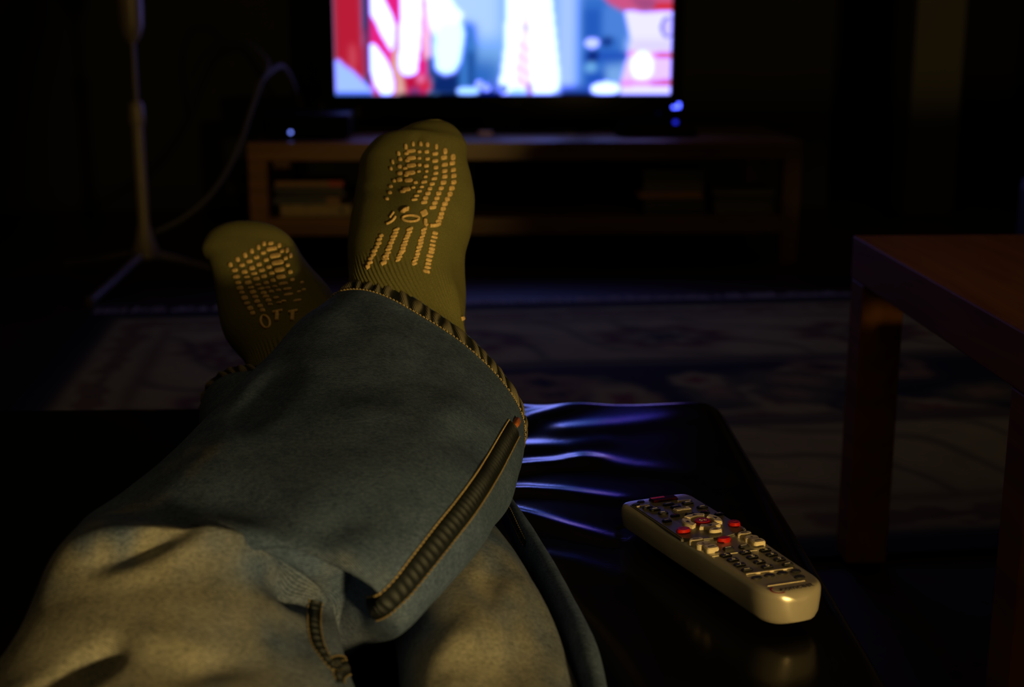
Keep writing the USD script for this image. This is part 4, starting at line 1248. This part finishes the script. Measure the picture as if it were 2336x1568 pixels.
def remote_body():
    ss, hw_ = [], []
    fw_ = PchipInterpolator([3, 40, 100, 160, 218], [24.5, 25, 27.5, 30, 31.5])
    S = np.r_[3 + 27 * (1 - np.cos(np.linspace(0, np.pi / 2, 22))), np.linspace(32, 206, 40), 218 - 10 * (1 - np.sin(np.linspace(0.1, np.pi / 2, 10)))]
    rings = []
    for s in S:
        t0 = np.clip(1 - (s - 3) / 27, 0, 1)
        t1 = np.clip(1 - (218 - s) / 10, 0, 1)
        e0 = (1 - t0 ** 2.6) ** (1 / 2.6)
        e1 = (1 - t1 ** 2.5) ** (1 / 2.5)
        hw__ = float(fw_(s)) * max(0.02, e0) * max(0.45, e1)
        # the top falls in a soft round shoulder at the near end
        tt = np.clip(1 - (s - 3) / 10, 0, 1)
        top = RTOP - 8.0 * (1 - np.sqrt(max(0.0, 1 - tt ** 2.2)))
        top -= 2.5 * np.clip((s - 110) / 100, 0, 1)
        top -= 3.0 * (1 - np.sqrt(max(0.0, 1 - t1 ** 2)))
        bot = 4.5 * t0 ** 3
        b = 4.6 * min(1, hw__ / 12)
        prof = []
        for a in np.linspace(0, np.pi / 2, 8):
            prof.append((hw__ - b + b * math.sin(a), top - b * (1 - math.cos(a)) if False else top - b + b * math.cos(a)))
        prof += [(hw__ * 1.0, top - 9), (hw__ * 0.93, bot + 5), (hw__ * 0.80, bot + 1.2), (hw__ * 0.68, bot)]
        prof = np.array(prof)
        left = prof[::-1] * [-1, 1]
        loop = np.vstack([prof, left])          # right side from top to bottom, then left side from bottom to top
        rings.append(np.stack([loop[:, 0], np.full(len(loop), s), loop[:, 1]], -1))
    R_ = np.array(rings)
    n, k = R_.shape[:2]
    idx = np.arange(n * k).reshape(n, k)
    nx = np.roll(idx, -1, axis=1)
    q = np.stack([idx[:-1], idx[1:], nx[1:], nx[:-1]], -1).reshape(-1, 4)
    f = np.vstack([q[:, [0, 1, 2]], q[:, [0, 2, 3]]])
    v = R_.reshape(-1, 3)
    v = np.vstack([v, R_[0].mean(0), R_[-1].mean(0)])
    a = np.arange(k)
    f = np.vstack([f, np.stack([np.full(k, n * k), idx[0][a], nx[0][a]], 1), np.stack([np.full(k, n * k + 1), nx[-1][a], idx[-1][a]], 1)])
    P = rl(v[:, 0], v[:, 1], v[:, 2])
    t = trimesh.Trimesh(P, f, process=False)
    if t.volume < 0:
        t.invert()
    return np.asarray(t.vertices), np.asarray(t.faces)


def rtop(s):
    return RTOP - 2.5 * np.clip((np.asarray(s, float) - 110) / 100, 0, 1)


remote = thing("remote_control", "silver remote control with cream, red and dark buttons lying on black leather", "remote control", RORG + [0, 0, RZ])
REMOTE = remote_body()
part(remote, "casing", REMOTE, M["silver"], smooth=50)


def slab(poly, h, s_mid, bevel=0.6, base=0.0):
    """A flat rubber or plastic piece on the remote's face: outline in millimetres, rounded top edge."""
    z0 = float(rtop(s_mid)) + base
    lo = trimesh.creation.extrude_polygon(poly, h - bevel + 1.0)
    lo.apply_translation((0, 0, z0 - 1.0))
    inn = poly.buffer(-bevel * 0.8)
    parts = [lo]
    if not inn.is_empty and inn.geom_type == "Polygon":
        hi = trimesh.creation.extrude_polygon(inn, bevel)
        hi.apply_translation((0, 0, z0 + h - bevel))
        parts.append(hi)
    mm = trimesh.util.concatenate(parts)
    v = np.asarray(mm.vertices)
    return rl(v[:, 0], v[:, 1], v[:, 2]), np.asarray(mm.faces)[:, :]


def fixed(vf):
    t = trimesh.Trimesh(vf[0], vf[1], process=False)
    if t.volume < 0:
        t.invert()
    return np.asarray(t.vertices), np.asarray(t.faces)


def ell(w, s, a, b):
    return sg.Point(0, 0).buffer(1.0, quad_segs=8).__class__([(w + a * math.cos(t), s + b * math.sin(t)) for t in np.linspace(0, 2 * math.pi, 24, endpoint=False)])


def rect(w, s, a, b, r=1.0):
    return sg.box(w - a, s - b, w + a, s + b).buffer(-r).buffer(r, quad_segs=3)


def sector(cx, cy, r0, r1, a0, a1):
    t = np.linspace(math.radians(a0), math.radians(a1), 14)
    o = [(cx + r1 * math.cos(k), cy + r1 * math.sin(k)) for k in t]
    i_ = [(cx + r0 * math.cos(k), cy + r0 * math.sin(k)) for k in t[::-1]]
    return sg.Polygon(o + i_).buffer(-0.6).buffer(0.6, quad_segs=3)


# raised upper panel with a curved lower lip
lip = [(-29, 117), (-24, 112), (-16, 108.5), (-6, 106.6), (4, 106.8), (13, 109), (20, 112.5), (26, 117)]
up_poly = sg.Polygon(lip + [(26.5, 160), (27.5, 203), (-27.5, 203), (-28, 160)]).buffer(-1).buffer(1)
zt = lambda s: rtop(s)
um = trimesh.creation.extrude_polygon(up_poly, 2.0)
um2 = trimesh.creation.extrude_polygon(up_poly.buffer(-1.0), 0.8)
um2.apply_translation((0, 0, 2.0))
um = trimesh.util.concatenate([um, um2])
uvv = np.asarray(um.vertices)
part(remote, "upper_panel", fixed((rl(uvv[:, 0], uvv[:, 1], uvv[:, 2] + zt(uvv[:, 1]) - 1.4), np.asarray(um.faces))), M["silver_shaded"], label="raised upper face panel")
UB = 1.3


def button(poly, h, s, m_, label=None, base=None):
    base = (UB if s > 110 else 0.0) if base is None else base
    return part(remote, "button", fixed(slab(poly, h, s, 0.7, base)), M[m_], smooth=25, label=label)


def mark(parent, poly, s, h, m_, base=None, name="printed_mark"):
    base = (UB if s > 110 else 0.0) if base is None else base
    z0 = float(rtop(s)) + base + h
    mm = trimesh.creation.extrude_polygon(poly, 0.16)
    v = np.asarray(mm.vertices)
    return part(parent, name, fixed((rl(v[:, 0], v[:, 1], v[:, 2] + z0 - 0.05), np.asarray(mm.faces))), M[m_])


def glyphs(parent, text, w, s, height, h, m_, base=None, name="printed_mark", bold=False):
    base = (UB if s > 110 else 0.0) if base is None else base
    t = meshkit.text_mesh(text, height, 0.14, bold)
    v = np.asarray(t.vertices).copy()
    v[:, :2] -= (t.bounds[0, :2] + t.bounds[1, :2]) / 2
    z0 = float(rtop(s)) + base + h
    return part(parent, name, fixed((rl(v[:, 0] + w, v[:, 1] + s, v[:, 2] + z0), np.asarray(t.faces))), M[m_])


# arrow ring and centre button
RC = (1.0, 139.0)
for a0, a1, tri in ((52, 128, "u"), (232, 308, "d"), (140, 214, "l"), (-34, 40, "r")):
    bt_ = button(sector(*RC, 8.6, 15.2, a0, a1), 3.0, 139, "cream", "cream arrow button")
    am = math.radians((a0 + a1) / 2)
    cxx, cyy = RC[0] + 12 * math.cos(am), RC[1] + 12 * math.sin(am)
    dv, pv_ = np.array([math.cos(am), math.sin(am)]), np.array([-math.sin(am), math.cos(am)])
    tri_p = sg.Polygon([np.array([cxx, cyy]) + dv * 1.6, np.array([cxx, cyy]) - dv * 1.2 + pv_ * 2.2, np.array([cxx, cyy]) - dv * 1.2 - pv_ * 2.2])
    mark(bt_, tri_p, 139, 3.0, "black_print")
ok_ = button(ell(1.0, 138.5, 6.2, 5.6), 3.2, 139, "red", "red centre button")
glyphs(ok_, "OK", 1.0, 138.5, 3.0, 3.2, "white_print")
for (w, s, a, b, m_, lab) in ((-21.5, 127, 5.4, 4.2, "red", "red button left of the arrows"), (20.5, 125, 4.6, 4.6, "red", "red button right of the arrows"), (-0.5, 116.5, 5.2, 3.4, "cream", "cream button under the arrows")):
    b_ = button(ell(w, s, a, b), 3.4, s, m_, lab)
    mark(b_, rect(w, s, 1.8, 0.5, 0.2), s, 3.4, "black_print" if m_ == "cream" else "red_print")
r3 = button(ell(-2.0, 101.5, 5.4, 3.2), 3.2, 101.5, "red", "red button below the panel lip")
# volume and channel rockers
for w, tops in ((-22.0, 107.0), (17.0, 104.6)):
    b_ = button(ell(w, tops, 5.6, 3.2), 3.2, tops, "cream", "cream round button")
    mark(b_, rect(w, tops + 0.4, 2.6, 0.5, 0.2), tops, 3.2, "black_print")
    rk = [(w + 0.2, tops - 9.6), (w + 2.0 if w < 0 else w + 0.2, tops - 18.6)]
    b_ = button(ell(rk[0][0], rk[0][1], 5.4, 4.2), 3.2, 98, "cream", "cream plus end of a rocker")
    glyphs(b_, "+", rk[0][0], rk[0][1], 3.2, 3.2, "black_print")
    b_ = button(rect(rk[1][0], rk[1][1] + 0.5, 5.0, 4.0, 2.4), 3.6, 88, "cream", "cream minus end of a rocker")
    mark(b_, rect(rk[1][0], rk[1][1] + 0.6, 2.6, 0.5, 0.2), 88, 3.6, "black_print")
# small dark keys: digits
for n_, (w, s) in {"1": (-15.4, 77.4), "2": (0, 76.9), "3": (15.7, 75.4), "4": (-15.3, 68.2), "5": (0.1, 67.4), "6": (15.3, 66.2), "7": (-15.4, 58.6), "8": (-0.2, 57.7), "9": (15.4, 56.4), "0": (0.2, 48.2)}.items():
    b_ = button(rect(w, s - 1.2, 4.4, 2.5, 1.6), 1.4, s, "dark_rubber")
    glyphs(b_, n_, w + 0.4, s - 0.8, 3.2, 1.4, "white_print", bold=True)
for w, s in ((-15.6, 48.6), (15.6, 46.2)):
    b_ = button(rect(w, s - 1.0, 4.2, 2.3, 1.6), 1.4, s, "dark_rubber")
    mark(b_, rect(w, s - 0.8, 2.2, 0.4, 0.15), s, 1.4, "white_print")
for w, s in ((-7.4, 87.2), (5.0, 86.4)):
    b_ = button(rect(w, s - 0.8, 4.0, 2.2, 1.4), 1.9, s, "dark_rubber")
    mark(b_, rect(w, s - 0.4, 2.4, 0.4, 0.15), s, 1.9, "white_print")
for w, s in ((-16.5, 34.4), (-6.2, 34.6), (4.0, 34.6), (14.2, 33.8), (11.0, 24.0)):
    b_ = button(ell(w, s - 0.6, 4.2, 3.0), 0.8, s, "dark_rubber")
    mark(b_, rect(w, s - 0.2, 2.2, 0.35, 0.15), s, 0.8, "black_print")
# upper keys
for w, s, a, b, lab in ((-16.8, 182, 4.4, 2.4, 0), (-1, 189, 4.6, 2.2, 0), (1.0, 181, 4.4, 2.2, 0), (14.4, 186, 4.6, 2.4, 0), (19.6, 172, 4.4, 2.4, 0), (-15.0, 172, 4.0, 2.2, 0), (-9.6, 162.5, 3.8, 2.0, 1), (2.4, 161, 3.8, 2.0, 0), (15.0, 160, 3.8, 2.0, 1), (22.6, 152, 3.4, 2.2, 0), (-21.0, 154.5, 3.6, 2.4, 0), (-19.5, 189, 4.2, 1.8, 0)):
    b_ = button(rect(w, s - 0.8, a, b, 1.3), 1.8, s, "dark_rubber")
    mark(b_, rect(w, s - 0.4, a * 0.5, 0.42, 0.15), s, 1.8, "red_print" if lab else "white_print")
wb = button(rect(1.0, 169.5, 6.8, 3.4, 1.0), 3.0, 169.5, "cream", "cream oblong button")
mark(wb, rect(0.0, 170.6, 4.6, 0.7, 0.2), 169.5, 3.0, "black_print")
for w, s in ((-17.0, 208.5), (-23.5, 203.8), (-5.0, 211.0)):
    pz = ell(w, s - 4, 3.4, 2.2)
    button(pz, 1.4, s - 4, "dark_rubber", base=0.8)
lens = button(rect(1.5, 201.0, 11.0, 4.0, 1.0), 2.2, 199, "dark_red_lens", "dark red window at the far end")
mark(lens, rect(-3.0, 203.2, 6.0, 1.3, 0.3), 199, 2.2, "red")
for (w0, s0, w1, s1, t_) in ((-26, 194.2, -15, 194.6, 1.1), (9.5, 193, 20.5, 191.4, 1.1), (-25, 79, -19.6, 78.7, 0.5), (-12, 79.4, -4.2, 78.7, 0.55), (4.2, 78.3, 10.8, 77.3, 0.5), (18, 76.1, 20.2, 75.7, 0.5), (-20.3, 41.0, 15.3, 38.4, 1.0), (-17.4, 18.6, 11, 17.0, 0.55)):
    ln = sg.LineString([(w0, s0), (w1, s1)]).buffer(t_ * 0.55, cap_style="flat")
    base = UB if s0 > 110 else 0.0
    mm = trimesh.creation.extrude_polygon(ln, 1.1 if t_ > 0.9 else 0.5)
    v = np.asarray(mm.vertices)
    part(remote, "ridge_line", fixed((rl(v[:, 0], v[:, 1], v[:, 2] + float(rtop(s0)) + base - 0.2), np.asarray(mm.faces))), M["cream"], label="raised cream line")
glyphs(remote, "comcast", -0.5, 9.5, 4.6, -0.02, "black_print", name="lettering", bold=True)
arc_ = sector(-14.5, 10.2, 4.2, 5.6, 100, 300)
mark(remote, arc_, 10, -0.02, "red_print", name="emblem")

# ------------------------------------------------------------------ black leather ottoman, dented by the legs
OX0, OX1, OY0, OY1 = -0.92, 0.278, -0.42, 1.405


def ottoman_top():
    nx, ny = 420, 640
    x = np.linspace(OX0, OX1, nx)
    y = np.linspace(OY0, OY1, ny)
    Xg, Yg = np.meshgrid(x, y, indexing="ij")
    Z = np.full_like(Xg, OZ)
    ridge = np.zeros_like(Z)
    # pull creases that run out from under the ankles
    for pts, amp, w in (([(1120, 925), (1200, 915), (1330, 908), (1460, 907), (1600, 925)], 0.0045, 0.016),
                        ([(1150, 985), (1215, 958), (1290, 938), (1370, 915)], 0.0050, 0.014),
                        ([(1170, 1022), (1290, 1020), (1360, 1008)], 0.0028, 0.014),
                        ([(1150, 1068), (1220, 1060), (1290, 1055), (1345, 1048)], 0.0044, 0.011),
                        ([(1330, 1050), (1440, 1066), (1560, 1076)], 0.0024, 0.014),
                        ([(1140, 1116), (1200, 1114), (1270, 1117), (1400, 1132)], 0.0034, 0.009),
                        ([(1150, 1160), (1200, 1170), (1280, 1192), (1395, 1218)], 0.0036, 0.008),
                        ([(1240, 1255), (1300, 1266), (1400, 1294)], 0.0022, 0.010),
                        ([(1300, 985), (1420, 975), (1520, 962)], 0.0022, 0.016)):
        w3 = np.array([atz(a, b, OZ)[:2] for a, b in pts])
        ln = sg.LineString(w3)
        dist = shapely.distance(shapely.points(np.stack([Xg, Yg], -1).reshape(-1, 2)), ln).reshape(Xg.shape)
        along = shapely.line_locate_point(ln, shapely.points(np.stack([Xg, Yg], -1).reshape(-1, 2)), normalized=True).reshape(Xg.shape)
        ridge += amp * np.exp(-(dist / (1.35 * w)) ** 2) * 1.15 * (1.0 - 0.65 * along)
    q = np.stack([Xg, Yg, 0 * Xg], -1).reshape(-1, 3)
    Z += 0.0005 * wavy(q * [1, 1.8, 1], 3.0, 4).reshape(Xg.shape)
    Z += 0.022 * (Yg - 1.05) - 0.004      # the cushion is plumper towards its far end
    # dented by whatever rests on it
    low = np.full(Xg.shape, 9.0)
    for P in (legL.P, legR.P, fold.P, footL.P, footR.P, np.asarray(hipb.vertices)[None], REMOTE[0][None]):
        v = P.reshape(-1, 3)
        i = np.round((v[:, 0] - OX0) / (OX1 - OX0) * (nx - 1)).astype(int)
        j = np.round((v[:, 1] - OY0) / (OY1 - OY0) * (ny - 1)).astype(int)
        ok = (i >= 0) & (i < nx) & (j >= 0) & (j < ny)
        np.minimum.at(low, (i[ok], j[ok]), v[ok, 2])
    low = minimum_filter(low, 7)
    cap = np.minimum(Z, low - 0.004)
    Zs = gaussian_filter(cap, 9)
    Z = np.minimum(Zs + ridge, low - 0.003)
    # rounded edges
    R = 0.035
    for dist in (Xg - OX0, OX1 - Xg, OY1 - Yg, Yg - OY0):
        t = np.clip(1 - dist / R, 0, 1)
        Z -= R * (1 - np.sqrt(np.clip(1 - t ** 2, 0, 1)))
    idx = np.arange(nx * ny).reshape(nx, ny)
    qd = np.stack([idx[:-1, :-1], idx[1:, :-1], idx[1:, 1:], idx[:-1, 1:]], -1).reshape(-1, 4)
    V = np.stack([Xg, Yg, Z], -1).reshape(-1, 3)
    ring = np.r_[idx[:, 0], idx[-1, 1:], idx[-2::-1, -1], idx[0, -2:0:-1]]
    b = len(V)
    sk = V[ring].copy()
    sk[:, 2] = 0.125
    V = np.vstack([V, sk])
    k = np.arange(len(ring))
    k2 = (k + 1) % len(ring)
    F_ = np.vstack([qd[:, [0, 1, 2]], qd[:, [0, 2, 3]], np.stack([ring[k], b + k, b + k2], 1), np.stack([ring[k], b + k2, ring[k2]], 1)])
    ctr = len(V)
    V = np.vstack([V, [[(OX0 + OX1) / 2, (OY0 + OY1) / 2, 0.125]]])
    F_ = np.vstack([F_, np.stack([np.full(len(ring), ctr), b + k2, b + k], 1)])
    return V, F_


otto = thing("leather_chaise", "black leather chaise cushion under the legs, pulled into creases", "chaise", ((OX0 + OX1) / 2, (OY0 + OY1) / 2, 0))
ov, of = ottoman_top()
part(otto, "cushion", (ov, of), M["leather"], smooth=50)
part(otto, "base", box((OX0 + 0.02, OY0 + 0.02, 0.040), (OX1 - 0.02, OY1 - 0.03, 0.124), 0.01), M["leather_side"])
for lx in (OX0 + 0.08, OX1 - 0.08):
    for ly in (OY0 + 0.1, OY1 - 0.1):
        part(otto, "foot", lathe([(0, 0.0), (0.022, 0.0), (0.028, 0.0405), (0, 0.0405)], (lx, ly, 0.0), 20), M["black_matt"])

# ------------------------------------------------------------------ low pouf, mostly out of view, added to shade the lower pale trim
pf = thing("added_leather_pouf", "low black leather pouf put mostly out of view to shade the lower pale trim", "added_pouf", (1.50, 2.68, RT_H))
part(pf, "seat", box((1.18, 2.45, 0.05), (1.80, 2.90, 0.340), 0.03), M["leather_side"])
for lx in (1.24, 1.74):
    for ly in (2.51, 2.84):
        part(pf, "foot", lathe([(0, 0), (0.018, 0), (0.022, 0.052 - RT_H), (0, 0.052 - RT_H)], (lx, ly, RT_H), 16), M["black_matt"])

# ------------------------------------------------------------------ beside the viewer: armrest added unseen to keep lamp light off the table leg, globe lamp on it
AX0, AX1, AY0, AY1, AZ = 0.545, 0.790, -1.00, 0.95, 0.362
arm = thing("added_sofa_arm", "black leather sofa armrest added unseen to shade the table leg, carrying the globe lamp", "added_armrest", ((AX0 + AX1) / 2, (AY0 + AY1) / 2, 0))
part(arm, "panel", box((AX0, AY0, 0.03), (AX1, AY1, AZ - 0.06), 0.01), M["leather_side"])
part(arm, "pad", box((AX0 - 0.004, AY0 - 0.004, AZ - 0.06), (AX1 + 0.004, AY1 + 0.004, AZ), 0.008), M["leather_side"])
for lx in (AX0 + 0.04, AX1 - 0.04):
    for ly in (AY0 + 0.06, AY1 - 0.06):
        part(arm, "foot", lathe([(0, 0), (0.016, 0), (0.02, 0.0305), (0, 0.0305)], (lx, ly, 0), 16), M["black_matt"])
lamp = thing("globe_lamp", "small glowing globe lamp standing on the leather armrest behind the viewer", "lamp", (LAMP_POS[0], LAMP_POS[1], AZ))
part(lamp, "base", lathe([(0, 0), (0.032, 0), (0.032, 0.006), (0.012, 0.012), (0.010, LAMP_POS[2] - LAMP_R - AZ + 0.002), (0, LAMP_POS[2] - LAMP_R - AZ + 0.002)], (LAMP_POS[0], LAMP_POS[1], AZ)), M["black_matt"], smooth=35)
gl = trimesh.creation.icosphere(3, LAMP_R)
gl.apply_translation(LAMP_POS)
part(lamp, "globe", gl, M["lamp"], smooth=True, label="glowing warm globe")
